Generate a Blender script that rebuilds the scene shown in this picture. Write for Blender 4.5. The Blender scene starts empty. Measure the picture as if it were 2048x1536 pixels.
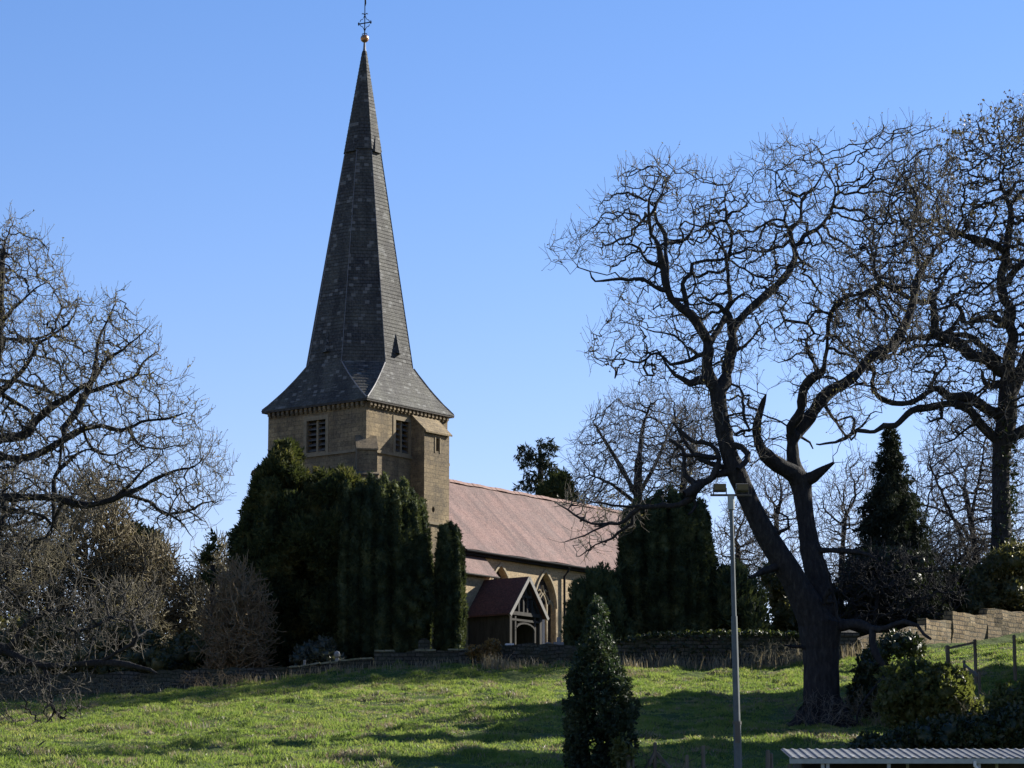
import bpy, math, random
import numpy as np
from mathutils import Vector, Matrix, kdtree, geometry
R = math.radians
rng = np.random.default_rng(7)
random.seed(7)
SC = bpy.context.scene
COL = SC.collection

# ------------------------------------------------------------------ camera geometry (photo pixels 2048 x 1536)
FPX, HOR, CX, CY, CZ = 5860., 1797., 1024., 768., 1.7
PIT = math.atan((HOR - CY) / FPX); CP, SP = math.cos(PIT), math.sin(PIT)
def P(px, py, Y):
    """point of the place seen at pixel (px,py), Y metres in front of the camera"""
    x = (px - CX) / FPX; y = (CY - py) / FPX
    dy = CP - y * SP; dz = SP + y * CP; t = Y / dy
    return np.array([x * t, Y, dz * t + CZ])
def mpp(Y): return Y / CP / FPX          # metres per photo pixel at depth Y (approx.)

# ------------------------------------------------------------------ noise
def _h(i, j, s):
    n = (i * 374761393 + j * 668265263 + s * 974711) & 0x7fffffff
    n = ((n ^ (n >> 13)) * 1274126177) & 0x7fffffff
    return ((n ^ (n >> 16)) & 0xffff) / 65535.
def vnoise(x, y, s=0):
    x = np.asarray(x, float); y = np.asarray(y, float)
    xi = np.floor(x).astype(np.int64); yi = np.floor(y).astype(np.int64)
    u = x - xi; v = y - yi; u = u * u * (3 - 2 * u); v = v * v * (3 - 2 * v)
    a = _h(xi, yi, s); b = _h(xi + 1, yi, s); c = _h(xi, yi + 1, s); d = _h(xi + 1, yi + 1, s)
    return (a * (1 - u) + b * u) * (1 - v) + (c * (1 - u) + d * u) * v
def fbm(x, y, s=0, o=3):
    r = 0; a = .5
    for k in range(o):
        r = r + a * vnoise(np.asarray(x) * 2 ** k, np.asarray(y) * 2 ** k, s + k); a *= .5
    return r

# ------------------------------------------------------------------ terrain
_ctl = []
def _c(px, py, Y): p = P(px, py, Y); _ctl.append((p[0], p[1], p[2]))
for px, py in ((-300, 1575), (0, 1572), (500, 1572), (1000, 1574), (1500, 1576), (1750, 1610), (2048, 1610), (2300, 1610)): _c(px, py, 70)
for px, py in ((-200, 1490), (300, 1485), (800, 1465), (1300, 1455), (1640, 1455), (2048, 1450), (2300, 1440)): _c(px, py, 100)
for px, py in ((-200, 1445), (100, 1440), (500, 1410), (800, 1390), (1100, 1388), (1400, 1385), (1650, 1378), (1850, 1360), (2048, 1345), (2300, 1330)): _c(px, py, 125)
for px, py in ((-250, 1405), (0, 1402), (240, 1396), (560, 1364), (700, 1343), (900, 1334), (1100, 1334), (1250, 1344), (1400, 1338), (1600, 1330), (1715, 1322), (1850, 1306)): _c(px, py, 146.5)
for px, py in ((0, 1396), (240, 1386), (560, 1356), (700, 1336), (900, 1322), (1100, 1318), (1300, 1312), (1500, 1306), (1600, 1304)): _c(px, py, 149)
for px, py in ((1850, 1296), (1960, 1280), (2048, 1266)): _c(px, py, 160)
for px, py in ((2048, 1264), (2200, 1250)): _c(px, py, 180)
for x, y, z in ((-8, 158, 14.2), (0, 165, 14.7), (8, 158, 14.6), (10, 172, 15.2), (0, 180, 15.6), (-20, 165, 14), (-40, 165, 13), (15, 190, 16.4),
                (0, 0, 0), (-30, 0, -.5), (30, 0, -.5), (0, 40, 1.4), (0, 55, 2.6), (-25, 50, 2), (25, 50, 1.7), (0, 230, 17), (-60, 230, 15), (50, 210, 20), (60, 260, 21), (0, 320, 18),
                (-200, 100, 6), (200, 100, 9), (-250, 350, 16), (250, 350, 20), (0, 500, 20), (-400, 600, 20), (400, 600, 20), (-300, -50, -2), (300, -50, -2)):
    _ctl.append((x, y, z))
_ctl = np.array(_ctl)
def _phi(r2): return np.where(r2 > 1e-9, r2 * np.log(np.maximum(r2, 1e-9)), 0.)
_n = len(_ctl); _A = np.zeros((_n + 3, _n + 3))
_d2 = ((_ctl[:, None, :2] - _ctl[None, :, :2]) ** 2).sum(-1)
_A[:_n, :_n] = _phi(_d2) + np.eye(_n) * 40.
_A[:_n, _n] = 1; _A[:_n, _n + 1:] = _ctl[:, :2]; _A[_n:, :_n] = _A[:_n, _n:].T
_w = np.linalg.solve(_A, np.concatenate([_ctl[:, 2], np.zeros(3)]))
def gz(x, y):
    x = np.atleast_1d(np.asarray(x, float)); y = np.atleast_1d(np.asarray(y, float)); sh = x.shape
    q = np.stack([x.ravel(), y.ravel()], 1); out = np.empty(len(q))
    for i in range(0, len(q), 20000):
        s = q[i:i + 20000]
        d2 = ((s[:, None] - _ctl[None, :, :2]) ** 2).sum(-1)
        out[i:i + 20000] = _phi(d2) @ _w[:_n] + _w[_n] + s @ _w[_n + 1:]
    return out.reshape(sh)
def g1(x, y): return float(gz(x, y)[0])
def tuss(x, y):
    """height of the tussocks of the pasture"""
    t = vnoise(x * .9 + 3, y * .55, 5); u = vnoise(x * 2.1, y * 1.3, 9); b = fbm(x * .16, y * .16, 21, 2)
    return .42 * np.clip(t - .5, 0, 1) ** 1.2 + .24 * np.clip(u - .5, 0, 1) + .6 * (b - .4) + .06 * vnoise(x * 6, y * 5, 3)

# ------------------------------------------------------------------ object helpers
def tag(o, label=None, cat=None, group=None, kind=None):
    if label: o['label'] = label
    if cat: o['category'] = cat
    if group: o['group'] = group
    if kind: o['kind'] = kind
    return o
def empty(name, loc, rz=0., label=None, cat=None, group=None):
    o = bpy.data.objects.new(name, None); COL.objects.link(o)
    o.location = loc; o.rotation_euler = (0, 0, rz); o.empty_display_size = .3
    return tag(o, label, cat, group)
def mesh_np(name, V, F, mats, parent=None, smooth=False, uv=None, mi=None):
    """V (n,3); F = list of int arrays (m,k) of equal k, or one array"""
    if not isinstance(F, (list, tuple)): F = [F]
    F = [f for f in F if len(f)]
    me = bpy.data.meshes.new(name)
    V = np.asarray(V, np.float32); me.vertices.add(len(V)); me.vertices.foreach_set('co', V.ravel())
    li = np.concatenate([f.ravel() for f in F]).astype(np.int32)
    tot = np.concatenate([np.full(len(f), f.shape[1], np.int32) for f in F])
    st = np.concatenate([[0], np.cumsum(tot)[:-1]]).astype(np.int32)
    me.loops.add(len(li)); me.loops.foreach_set('vertex_index', li)
    me.polygons.add(len(tot)); me.polygons.foreach_set('loop_start', st); me.polygons.foreach_set('loop_total', tot)
    if smooth: me.polygons.foreach_set('use_smooth', np.ones(len(tot), bool))
    if not isinstance(mats, (list, tuple)): mats = [mats]
    for m in mats: me.materials.append(m)
    if mi is not None: me.polygons.foreach_set('material_index', np.asarray(mi, np.int32))
    me.update(calc_edges=True); me.validate()
    o = bpy.data.objects.new(name, me); COL.objects.link(o)
    if parent is not None: o.parent = parent
    return o
class MB:
    """collects polygons with metre UVs; build() links them as ONE mesh object"""
    def __init__(s): s.v = []; s.f = []
    def poly(s, pts):
        b = len(s.v); s.v += [tuple(p) for p in pts]; s.f.append(list(range(b, b + len(pts))))
    def box(s, a, b, skip=''):
        x0, y0, z0 = a; x1, y1, z1 = b
        c = [(x0, y0, z0), (x1, y0, z0), (x1, y1, z0), (x0, y1, z0), (x0, y0, z1), (x1, y0, z1), (x1, y1, z1), (x0, y1, z1)]
        for n, q in (('b', (3, 2, 1, 0)), ('t', (4, 5, 6, 7)), ('s', (0, 1, 5, 4)), ('e', (1, 2, 6, 5)), ('n', (2, 3, 7, 6)), ('w', (3, 0, 4, 7))):
            if n not in skip: s.poly([c[i] for i in q])
    def prism(s, ring0, ring1, cap=True):
        n = len(ring0)
        for i in range(n): s.poly([ring0[i], ring0[(i + 1) % n], ring1[(i + 1) % n], ring1[i]])
        if cap: s.poly(ring0[::-1]); s.poly(ring1)
    def bar(s, a, b, w, h=None, up=(0, 0, 1)):
        a = Vector(a); b = Vector(b); d = (b - a).normalized(); u = Vector(up)
        if abs(d.dot(u)) > .95: u = Vector((1, 0, 0))
        x = d.cross(u).normalized() * w / 2; y = x.cross(d).normalized() * (h or w) / 2
        s.prism([a - x - y, a + x - y, a + x + y, a - x + y], [b - x - y, b + x - y, b + x + y, b - x + y])
    def tube(s, pts, r, n=8):
        pts = [Vector(p) for p in pts]; rr = r if isinstance(r, (list, tuple)) else [r] * len(pts); prev = None
        for i, p in enumerate(pts):
            d = (pts[min(i + 1, len(pts) - 1)] - pts[max(i - 1, 0)]).normalized()
            u = Vector((0, 0, 1)) if abs(d.z) < .9 else Vector((1, 0, 0))
            x = d.cross(u).normalized(); y = d.cross(x)
            ring = [p + (x * math.cos(a) + y * math.sin(a)) * rr[i] for a in [2 * math.pi * k / n for k in range(n)]]
            if prev:
                for k in range(n): s.poly([prev[k], prev[(k + 1) % n], ring[(k + 1) % n], ring[k]])
            else: s.poly(ring[::-1])
            prev = ring
        s.poly(prev)
    def build(s, name, mat, parent=None, smooth=False, merge=False):
        me = bpy.data.meshes.new(name); me.from_pydata(s.v, [], s.f)
        uvl = me.uv_layers.new(name='UVMap')
        for p in me.polygons:
            n = p.normal
            u = Vector((0, 0, 1)).cross(n)
            u = u.normalized() if u.length > .05 else Vector((1, 0, 0)); v = n.cross(u)
            for li in p.loop_indices:
                c = me.vertices[me.loops[li].vertex_index].co
                uvl.data[li].uv = (c.dot(u), c.dot(v))
        me.materials.append(mat)
        if smooth:
            for p in me.polygons: p.use_smooth = True
        o = bpy.data.objects.new(name, me); COL.objects.link(o)
        if parent is not None: o.parent = parent
        return o

# ------------------------------------------------------------------ materials
def mat(name): 
    m = bpy.data.materials.new(name); m.use_nodes = True
    nt = m.node_tree; b = nt.nodes['Principled BSDF']; return m, nt, b
def N(nt, t, **kw):
    n = nt.nodes.new(t)
    for k, v in kw.items():
        if k in n.inputs: n.inputs[k].default_value = v
        else: setattr(n, k, v)
    return n
def ramp(nt, stops):
    r = nt.nodes.new('ShaderNodeValToRGB'); e = r.color_ramp.elements
    e[0].position, e[0].color = stops[0][0], (*stops[0][1], 1)
    e[1].position, e[1].color = stops[-1][0], (*stops[-1][1], 1)
    for p, c in stops[1:-1]:
        k = e.new(p); k.color = (*c, 1)
    return r
def coord(nt, which='Object'):
    return nt.nodes.new('ShaderNodeTexCoord').outputs[which]
def mix(nt, a, b, fac, mode='MIX'):
    m = nt.nodes.new('ShaderNodeMixRGB'); m.blend_type = mode
    for s, v in ((1, a), (2, b), (0, fac)):
        if hasattr(v, 'links') or hasattr(v, 'is_linked'): nt.links.new(v, m.inputs[s])
        else: m.inputs[s].default_value = v if s == 0 else (*v, 1)
    return m.outputs[0]
def bump(nt, b, h, st, dist):
    n = N(nt, 'ShaderNodeBump', Strength=st, Distance=dist); nt.links.new(h, n.inputs['Height']); nt.links.new(n.outputs[0], b.inputs['Normal'])
def noise_mat(name, stops, scale=3., rough=.85, bstr=.4, bdist=.05, detail=6, spec=.2, stretch=(1, 1, 1), metal=0.):
    m, nt, b = mat(name)
    mp = N(nt, 'ShaderNodeMapping'); mp.inputs['Scale'].default_value = stretch
    nt.links.new(coord(nt), mp.inputs[0])
    t = N(nt, 'ShaderNodeTexNoise', Scale=scale, Detail=detail, Roughness=.65); nt.links.new(mp.outputs[0], t.inputs[0])
    r = ramp(nt, stops); nt.links.new(t.outputs[0], r.inputs[0]); nt.links.new(r.outputs[0], b.inputs['Base Color'])
    b.inputs['Roughness'].default_value = rough; b.inputs['Specular IOR Level'].default_value = spec; b.inputs['Metallic'].default_value = metal
    if bstr: bump(nt, b, t.outputs[0], bstr, bdist)
    return m
def masonry(name, c1, c2, mortar, bw, bh, ms=.015, blotch=((.1, .1, .1), .5), rough=.9, bdist=.03, offs=.5, tint=None, squash=1., streak=0.):
    m, nt, b = mat(name)
    uv = coord(nt, 'UV')
    dn = N(nt, 'ShaderNodeTexNoise', Scale=1.7, Detail=3.); nt.links.new(uv, dn.inputs[0])
    wob = N(nt, 'ShaderNodeVectorMath', operation='MULTIPLY_ADD'); nt.links.new(dn.outputs[1], wob.inputs[0]); wob.inputs[1].default_value = (bh * .25,) * 3
    nt.links.new(uv, wob.inputs[2])
    br = N(nt, 'ShaderNodeTexBrick', Scale=1., offset=offs, squash=squash); br.inputs['Brick Width'].default_value = bw; br.inputs['Row Height'].default_value = bh
    br.inputs['Mortar Size'].default_value = ms; br.inputs['Mortar Smooth'].default_value = .3; br.inputs['Bias'].default_value = 0.
    br.inputs['Color1'].default_value = (*c1, 1); br.inputs['Color2'].default_value = (*c2, 1); br.inputs['Mortar'].default_value = (*mortar, 1)
    nt.links.new(wob.outputs[0], br.inputs[0])
    n1 = N(nt, 'ShaderNodeTexNoise', Scale=.6, Detail=8., Roughness=.7); nt.links.new(coord(nt), n1.inputs[0])
    r1 = ramp(nt, [(.38, (0, 0, 0)), (.68, (1, 1, 1))]); nt.links.new(n1.outputs[0], r1.inputs[0])
    fm = N(nt, 'ShaderNodeMath', operation='MULTIPLY'); nt.links.new(r1.outputs[0], fm.inputs[0]); fm.inputs[1].default_value = blotch[1]
    c = mix(nt, br.outputs[0], blotch[0], fm.outputs[0])
    n2 = N(nt, 'ShaderNodeTexNoise', Scale=9., Detail=6., Roughness=.7); nt.links.new(coord(nt), n2.inputs[0])
    r2 = ramp(nt, [(.3, (.52, .52, .52)), (.7, (1.34, 1.34, 1.34))]); nt.links.new(n2.outputs[0], r2.inputs[0])
    c = mix(nt, c, r2.outputs[0], 1., 'MULTIPLY')
    if streak:                # stains that run down the slope, lichen patches
        ms_ = N(nt, 'ShaderNodeMapping'); ms_.inputs['Scale'].default_value = (1.3, .11, 1.); nt.links.new(uv, ms_.inputs[0])
        n4 = N(nt, 'ShaderNodeTexNoise', Scale=1., Detail=6., Roughness=.6); nt.links.new(ms_.outputs[0], n4.inputs[0])
        r4 = ramp(nt, [(.42, (1.12, 1.1, 1.08)), (.6, (.66, .66, .68))]); nt.links.new(n4.outputs[0], r4.inputs[0])
        c = mix(nt, c, r4.outputs[0], streak, 'MULTIPLY')
    if tint is not None:      # scattered pale or dark single units
        br2 = N(nt, 'ShaderNodeTexBrick', Scale=1., offset=offs); 
        for k in ('Brick Width', 'Row Height'): br2.inputs[k].default_value = br.inputs[k].default_value
        br2.inputs['Mortar Size'].default_value = 0.; br2.inputs['Color1'].default_value = (0, 0, 0, 1); br2.inputs['Color2'].default_value = (1, 1, 1, 1)
        nt.links.new(wob.outputs[0], br2.inputs[0])
        r3 = ramp(nt, [(.88, (0, 0, 0)), (.93, (1, 1, 1))]); nt.links.new(br2.outputs[0], r3.inputs[0])
        f3 = N(nt, 'ShaderNodeMath', operation='MULTIPLY'); nt.links.new(r3.outputs[0], f3.inputs[0]); f3.inputs[1].default_value = .68
        c = mix(nt, c, tint, f3.outputs[0])
    nt.links.new(c, b.inputs['Base Color']); b.inputs['Roughness'].default_value = rough; b.inputs['Specular IOR Level'].default_value = .25
    inv = N(nt, 'ShaderNodeMath', operation='SUBTRACT'); inv.inputs[0].default_value = 1.; nt.links.new(br.outputs['Fac'], inv.inputs[1])
    ad = N(nt, 'ShaderNodeMath', operation='MULTIPLY_ADD'); nt.links.new(n2.outputs[0], ad.inputs[0]); ad.inputs[1].default_value = .7; nt.links.new(inv.outputs[0], ad.inputs[2])
    bump(nt, b, ad.outputs[0], .7, bdist)
    return m
def leaf_mat(name, stops, scale=.9, trans=.35, tcol=None, rough=.5, spec=.35, fine=0.):
    m, nt, b = mat(name)
    t = N(nt, 'ShaderNodeTexNoise', Scale=scale, Detail=5., Roughness=.7); nt.links.new(coord(nt), t.inputs[0])
    r = ramp(nt, stops); nt.links.new(t.outputs[0], r.inputs[0])
    c = r.outputs[0]
    nt.links.new(c, b.inputs['Base Color']); b.inputs['Roughness'].default_value = rough; b.inputs['Specular IOR Level'].default_value = spec
    if trans:
        tr = N(nt, 'ShaderNodeBsdfTranslucent')
        tc = mix(nt, c, tcol or (1.3, 1.25, .7), 1., 'MULTIPLY'); nt.links.new(tc, tr.inputs[0])
        ms = N(nt, 'ShaderNodeMixShader'); ms.inputs[0].default_value = trans
        nt.links.new(b.outputs[0], ms.inputs[1]); nt.links.new(tr.outputs[0], ms.inputs[2])
        nt.links.new(ms.outputs[0], nt.nodes['Material Output'].inputs[0])
    return m
def plain(name, col, rough=.6, metal=0., spec=.4):
    return noise_mat(name, [(.3, tuple(x * .8 for x in col)), (.7, tuple(min(1, x * 1.15) for x in col))], 6., rough, .15, .01, 4, spec, metal=metal)

M = {}
M['stone'] = masonry('tower_sandstone', (.265, .205, .115), (.175, .135, .076), (.155, .123, .077), .52, .25, .014, ((.065, .057, .046), .85), bdist=.04, streak=.6)
M['nave_stone'] = masonry('nave_sandstone', (.42, .325, .195), (.33, .255, .15), (.37, .3, .2), .6, .26, .012, ((.26, .2, .13), .6), bdist=.02)
M['dress'] = noise_mat('dressed_stone', [(.3, (.14, .115, .075)), (.7, (.225, .185, .12))], 4., .9, .3, .02)
M['pale_dress'] = noise_mat('tracery_stone', [(.3, (.24, .20, .135)), (.7, (.36, .305, .21))], 4., .9, .3, .02)
M['slate'] = masonry('oak_shingle', (.060, .062, .062), (.030, .033, .036), (.012, .013, .014), .26, .20, .014, ((.085, .09, .075), .7), .8, .04, tint=(.15, .155, .15), streak=.9)
M['tile'] = masonry('clay_tile', (.20, .122, .108), (.165, .102, .092), (.10, .062, .058), .17, .11, .006, ((.125, .093, .088), .75), .8, .02, streak=.8)
M['porch_tile'] = masonry('porch_clay_tile', (.13, .055, .042), (.09, .04, .033), (.045, .024, .024), .17, .11, .008, ((.09, .06, .05), .5), .85, .015)
M['ridge'] = noise_mat('ridge_tile', [(.3, (.17, .105, .09)), (.7, (.24, .155, .13))], 3., .8, .2, .02)
M['mortar'] = noise_mat('lime_mortar', [(.3, (.13, .13, .12)), (.7, (.28, .27, .24))], 5., .9, .3, .02)
M['lead'] = plain('sheet_lead', (.12, .125, .135), .5)
M['iron'] = plain('wrought_iron', (.02, .02, .022), .85, 0., .08)
M['copper'] = plain('copper_ball', (.38, .2, .1), .35, .7)
M['void'] = plain('dark_interior', (.012, .012, .013), .9)
M['louvre'] = plain('louvre_board', (.075, .073, .066), .8)
M['glass'] = plain('leaded_glass', (.02, .023, .027), .15, 0., .6)
M['oldwood'] = noise_mat('weathered_oak_timber', [(.3, (.025, .024, .022)), (.7, (.06, .058, .053))], 5., .85, .4, .02, stretch=(1, 1, .2))
M['darkwood'] = noise_mat('tarred_timber', [(.3, (.025, .023, .02)), (.7, (.06, .055, .05))], 5., .85, .4, .02, stretch=(1, 1, .2))
M['paint'] = plain('grey_white_paint', (.11, .107, .10), .6)
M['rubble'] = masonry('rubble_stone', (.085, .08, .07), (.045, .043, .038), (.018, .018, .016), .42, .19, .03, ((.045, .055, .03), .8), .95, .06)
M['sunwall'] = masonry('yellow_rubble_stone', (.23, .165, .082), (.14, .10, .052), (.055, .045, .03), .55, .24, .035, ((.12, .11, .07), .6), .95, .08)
M['grave'] = noise_mat('lichened_gravestone', [(.3, (.13, .13, .125)), (.7, (.28, .28, .26))], 6., .9, .4, .02)
M['copestone'] = noise_mat('mossy_coping', [(.3, (.10, .11, .06)), (.7, (.24, .235, .17))], 4., .95, .5, .03)
M['palegrave'] = noise_mat('white_gravestone', [(.3, (.45, .45, .43)), (.7, (.62, .62, .6))], 6., .8, .2, .01)
M['galv'] = noise_mat('weathered_corrugated_sheet', [(.25, (.05, .055, .062)), (.5, (.10, .11, .122)), (.62, (.14, .15, .16)), (.72, (.34, .35, .36))], 2.6, .75, .1, .01, stretch=(1, 1, 1))
M['postpaint'] = plain('pale_green_painted_steel', (.26, .29, .28), .5)
M['polesteel'] = plain('galvanised_pole_steel', (.065, .083, .09), .6, .1)
M['lampbody'] = plain('lamp_housing', (.07, .065, .055), .6)
M['lampglass'] = plain('lamp_glass', (.55, .55, .5), .15)
M['fence'] = noise_mat('grey_fence_timber', [(.3, (.06, .055, .043)), (.7, (.15, .135, .105))], 6., .9, .4, .02, stretch=(1, 1, .2))
M['bark'] = noise_mat('oak_bark', [(.3, (.014, .0145, .0155)), (.55, (.03, .03, .031)), (.75, (.062, .062, .054))], 9., .95, 1., .09, 8, .1, (1, 1, .3))
M['twig'] = noise_mat('oak_twig', [(.3, (.055, .05, .042)), (.7, (.16, .148, .125))], 2., .9, 0, 0, 3, .1)
M['twig_far'] = noise_mat('ash_twig', [(.3, (.07, .07, .074)), (.7, (.145, .143, .148))], 2., .9, 0, 0, 3, .1)
M['twig_brown'] = noise_mat('thorn_twig', [(.3, (.10, .085, .055)), (.7, (.23, .20, .13))], .7, .9, 0, 0, 4, .1)
M['twig_olive'] = noise_mat('lichen_twig', [(.3, (.09, .082, .054)), (.7, (.21, .19, .13))], .8, .9, 0, 0, 4, .1)
M['twig_russet'] = noise_mat('russet_twig', [(.3, (.12, .088, .05)), (.7, (.22, .165, .10))], .8, .9, 0, 0, 4, .1)
M['bud'] = leaf_mat('oak_bud', [(.3, (.09, .085, .04)), (.7, (.19, .17, .08))], 1.5, .4)
M['drybud'] = leaf_mat('brown_leaf', [(.3, (.04, .036, .024)), (.7, (.10, .09, .055))], 1.5, .35)
M['yew'] = leaf_mat('yew_needles', [(.3, (.014, .023, .012)), (.5, (.042, .054, .022)), (.7, (.14, .135, .05))], .8, .3, rough=.8, spec=.1)
M['irish'] = leaf_mat('irish_yew_needles', [(.3, (.013, .021, .013)), (.5, (.04, .055, .028)), (.7, (.13, .15, .07))], .8, .3, rough=.8, spec=.1)
M['young_yew'] = leaf_mat('young_yew_needles', [(.3, (.03, .045, .022)), (.55, (.06, .08, .038)), (.75, (.13, .15, .06))], .8, .3, rough=.8, spec=.1)
M['spruce'] = leaf_mat('spruce_needles', [(.3, (.012, .018, .014)), (.7, (.03, .04, .028))], .7, .15, rough=.8, spec=.1)
M['holly'] = leaf_mat('holly_leaf', [(.3, (.009, .019, .013)), (.5, (.022, .039, .023)), (.7, (.07, .09, .045))], .9, .3, rough=.55, spec=.22)
M['bramble'] = leaf_mat('bramble_leaf', [(.3, (.045, .06, .020)), (.55, (.095, .115, .04)), (.75, (.17, .175, .07))], .7, .5)
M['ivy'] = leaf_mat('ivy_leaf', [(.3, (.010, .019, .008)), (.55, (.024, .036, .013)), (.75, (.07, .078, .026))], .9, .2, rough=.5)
M['gorse'] = leaf_mat('orange_shrub_leaf', [(.3, (.10, .065, .022)), (.7, (.24, .16, .06))], 1.5, .3)
M['mossy'] = leaf_mat('olive_scrub', [(.3, (.045, .048, .02)), (.7, (.12, .12, .05))], .7, .35)
M['tanbud'] = leaf_mat('thorn_bud', [(.3, (.06, .055, .036)), (.7, (.135, .125, .08))], 1.2, .45)
M['russet'] = leaf_mat('withered_leaf', [(.3, (.12, .09, .055)), (.7, (.2, .155, .095))], 1.2, .4)
M['grass'] = leaf_mat('pasture_grass', [(.3, (.062, .11, .024)), (.5, (.13, .182, .052)), (.68, (.225, .235, .10))], .8, .55, (1.4, 1.4, .85), .6, .15)
M['straw'] = leaf_mat('dry_grass', [(.3, (.13, .11, .07)), (.7, (.29, .255, .165))], 1., .4, (1.1, 1.05, .9))

# ground: grass, worn soil, dead thatch by noise
m, nt, b = mat('pasture_ground'); M['ground'] = m
c0 = coord(nt)
n1 = N(nt, 'ShaderNodeTexNoise', Scale=.35, Detail=8., Roughness=.7); nt.links.new(c0, n1.inputs[0])
r1 = ramp(nt, [(.3, (.035, .055, .012)), (.5, (.05, .078, .016)), (.7, (.085, .105, .026))]); nt.links.new(n1.outputs[0], r1.inputs[0])
n2 = N(nt, 'ShaderNodeTexNoise', Scale=2.2, Detail=8., Roughness=.75); nt.links.new(c0, n2.inputs[0])
r2 = ramp(nt, [(.56, (0, 0, 0)), (.68, (1, 1, 1))]); nt.links.new(n2.outputs[0], r2.inputs[0])
nt.links.new(mix(nt, r1.outputs[0], (.13, .11, .05), r2.outputs[0]), b.inputs['Base Color'])
b.inputs['Roughness'].default_value = .95; b.inputs['Specular IOR Level'].default_value = .1
n3 = N(nt, 'ShaderNodeTexNoise', Scale=7., Detail=6.); nt.links.new(c0, n3.inputs[0]); bump(nt, b, n3.outputs[0], .8, .15)

# ------------------------------------------------------------------ ground sheet
def axis(segs):
    out = []
    for a, b_, st in segs: out.append(np.arange(a, b_, st))
    return np.concatenate(out + [[segs[-1][1]]])
gx = axis([(-900, -120, 60), (-120, -36, 4), (-36, 36, .2), (36, 120, 4), (120, 900, 60)])
gy = axis([(-200, 50, 10), (50, 66, 1.), (66, 150, .3), (150, 220, 2), (220, 400, 12), (400, 1500, 100)])
X, Y = np.meshgrid(gx, gy)
Z = gz(X, Y)
far = np.clip((np.hypot(X, Y - 120) - 300) / 300, 0, 1); Z = Z * (1 - far) + 16 * far
Z = Z + tuss(X, Y) * np.clip((Y - 60) / 8, 0, 1) * np.clip((175 - Y) / 20, 0, 1) * (np.abs(X) < 60)
nx, ny = len(gx), len(gy); idx = np.arange(nx * ny).reshape(ny, nx)
Fq = np.stack([idx[:-1, :-1], idx[:-1, 1:], idx[1:, 1:], idx[1:, :-1]], -1).reshape(-1, 4)
g = mesh_np('ground', np.stack([X, Y, Z], -1).reshape(-1, 3), Fq, M['ground'], smooth=True); tag(g, kind='structure')

# ------------------------------------------------------------------ grass blades
def blades(pos, h, w, lean, mats, name, mi=None, curl=.35):
    """one bent blade of two faces (quad + triangle) per position"""
    n = len(pos); a = rng.uniform(0, 2 * np.pi, n)
    wx = np.stack([np.cos(a), np.sin(a), 0 * a], 1) * (w[:, None] * .5)
    l = rng.normal(0, 1, (n, 3)) * lean; l[:, 2] = 0
    d1 = np.stack([l[:, 0] * .4 * h, l[:, 1] * .4 * h, h * .55], 1); d2 = np.stack([l[:, 0] * h, l[:, 1] * h, h * (1 - curl * rng.random(n))], 1)
    V = np.concatenate([pos - wx, pos + wx, pos + d1 + wx * .7, pos + d1 - wx * .7, pos + d2]); i = np.arange(n)
    Q = np.stack([i, i + n, i + 2 * n, i + 3 * n], 1); T = np.stack([i + 3 * n, i + 2 * n, i + 4 * n], 1)
    return mesh_np(name, V, [Q, T], mats, mi=None if mi is None else np.concatenate([mi, mi]))
nt_ = 130000
gY = np.sqrt(rng.uniform(66 ** 2, 147.5 ** 2, nt_)); gX = rng.uniform(-1, 1, nt_) * (gY * .2 + 3)
right = (gX > 10) & (rng.random(nt_) < .5); 
# more blades on the crests of the tussocks
keep = (vnoise(gX * .9 + 3, gY * .55, 5) + .35 * rng.random(nt_) > .42)
gX, gY = gX[keep], gY[keep]
m_ = 8
bx = np.repeat(gX, m_) + rng.normal(0, .10, len(gX) * m_); by = np.repeat(gY, m_) + rng.normal(0, .10, len(gX) * m_)
bz = gz(bx, by) + tuss(bx, by) - .02
hh = np.repeat(.04 + .13 * vnoise(gX * .9 + 3, gY * .55, 5) ** 1.5 + .05 * vnoise(gX * 2.1, gY * 1.3, 9), m_) * rng.uniform(.5, 1.3, len(bx))
straw = np.repeat(((vnoise(gX * .7, gY * .9, 31) > .68) & (rng.random(len(gX)) < .55)) | (rng.random(len(gX)) < .04), m_)
o = blades(np.stack([bx, by, bz], 1), hh, rng.uniform(.015, .04, len(bx)), .5, [M['grass'], M['straw']], 'grass', straw.astype(int)); tag(o, kind='stuff')

# rank dry grass along the foot of the churchyard wall and tufts in the pasture
lp = []
for px0, px1, ya, yb, nn in ((1235, 1640, 1347, 1332, 650), (560, 1130, 1356, 1334, 380), (1680, 1760, 1330, 1320, 120), (0, 560, 1402, 1362, 250)):
    t = rng.random(nn); pxs = px0 + (px1 - px0) * t; yy = ya + (yb - ya) * t
    for px, py in zip(pxs, yy):
        p = P(px, py, 146.2 - abs(rng.normal(0, .5))); lp.append((p[0], p[1], rng.uniform(.35, 1.15 if px > 1230 else .7)))
for cx_, cy_, n_, hm in ((985, 1333, 130, 1.1), (1020, 1338, 60, .7), (860, 1345, 40, .5), (705, 1345, 40, .5), (1262, 1352, 60, .8), (270, 1460, 25, .5), (400, 1475, 30, .5), (1180, 1352, 60, .7)):
    Yt = 144.6 if cy_ < 1400 else 108; p = P(cx_, cy_, Yt)
    for k in range(n_): lp.append((p[0] + rng.normal(0, .35), p[1] + rng.normal(0, .25), hm * rng.uniform(.5, 1)))
lp = np.array(lp); lz = gz(lp[:, 0], lp[:, 1]) + tuss(lp[:, 0], lp[:, 1]) - .04
o = blades(np.stack([lp[:, 0], lp[:, 1], lz], 1), lp[:, 2], np.full(len(lp), .035), .22, M['straw'], 'dry_grass'); tag(o, kind='stuff')

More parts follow.
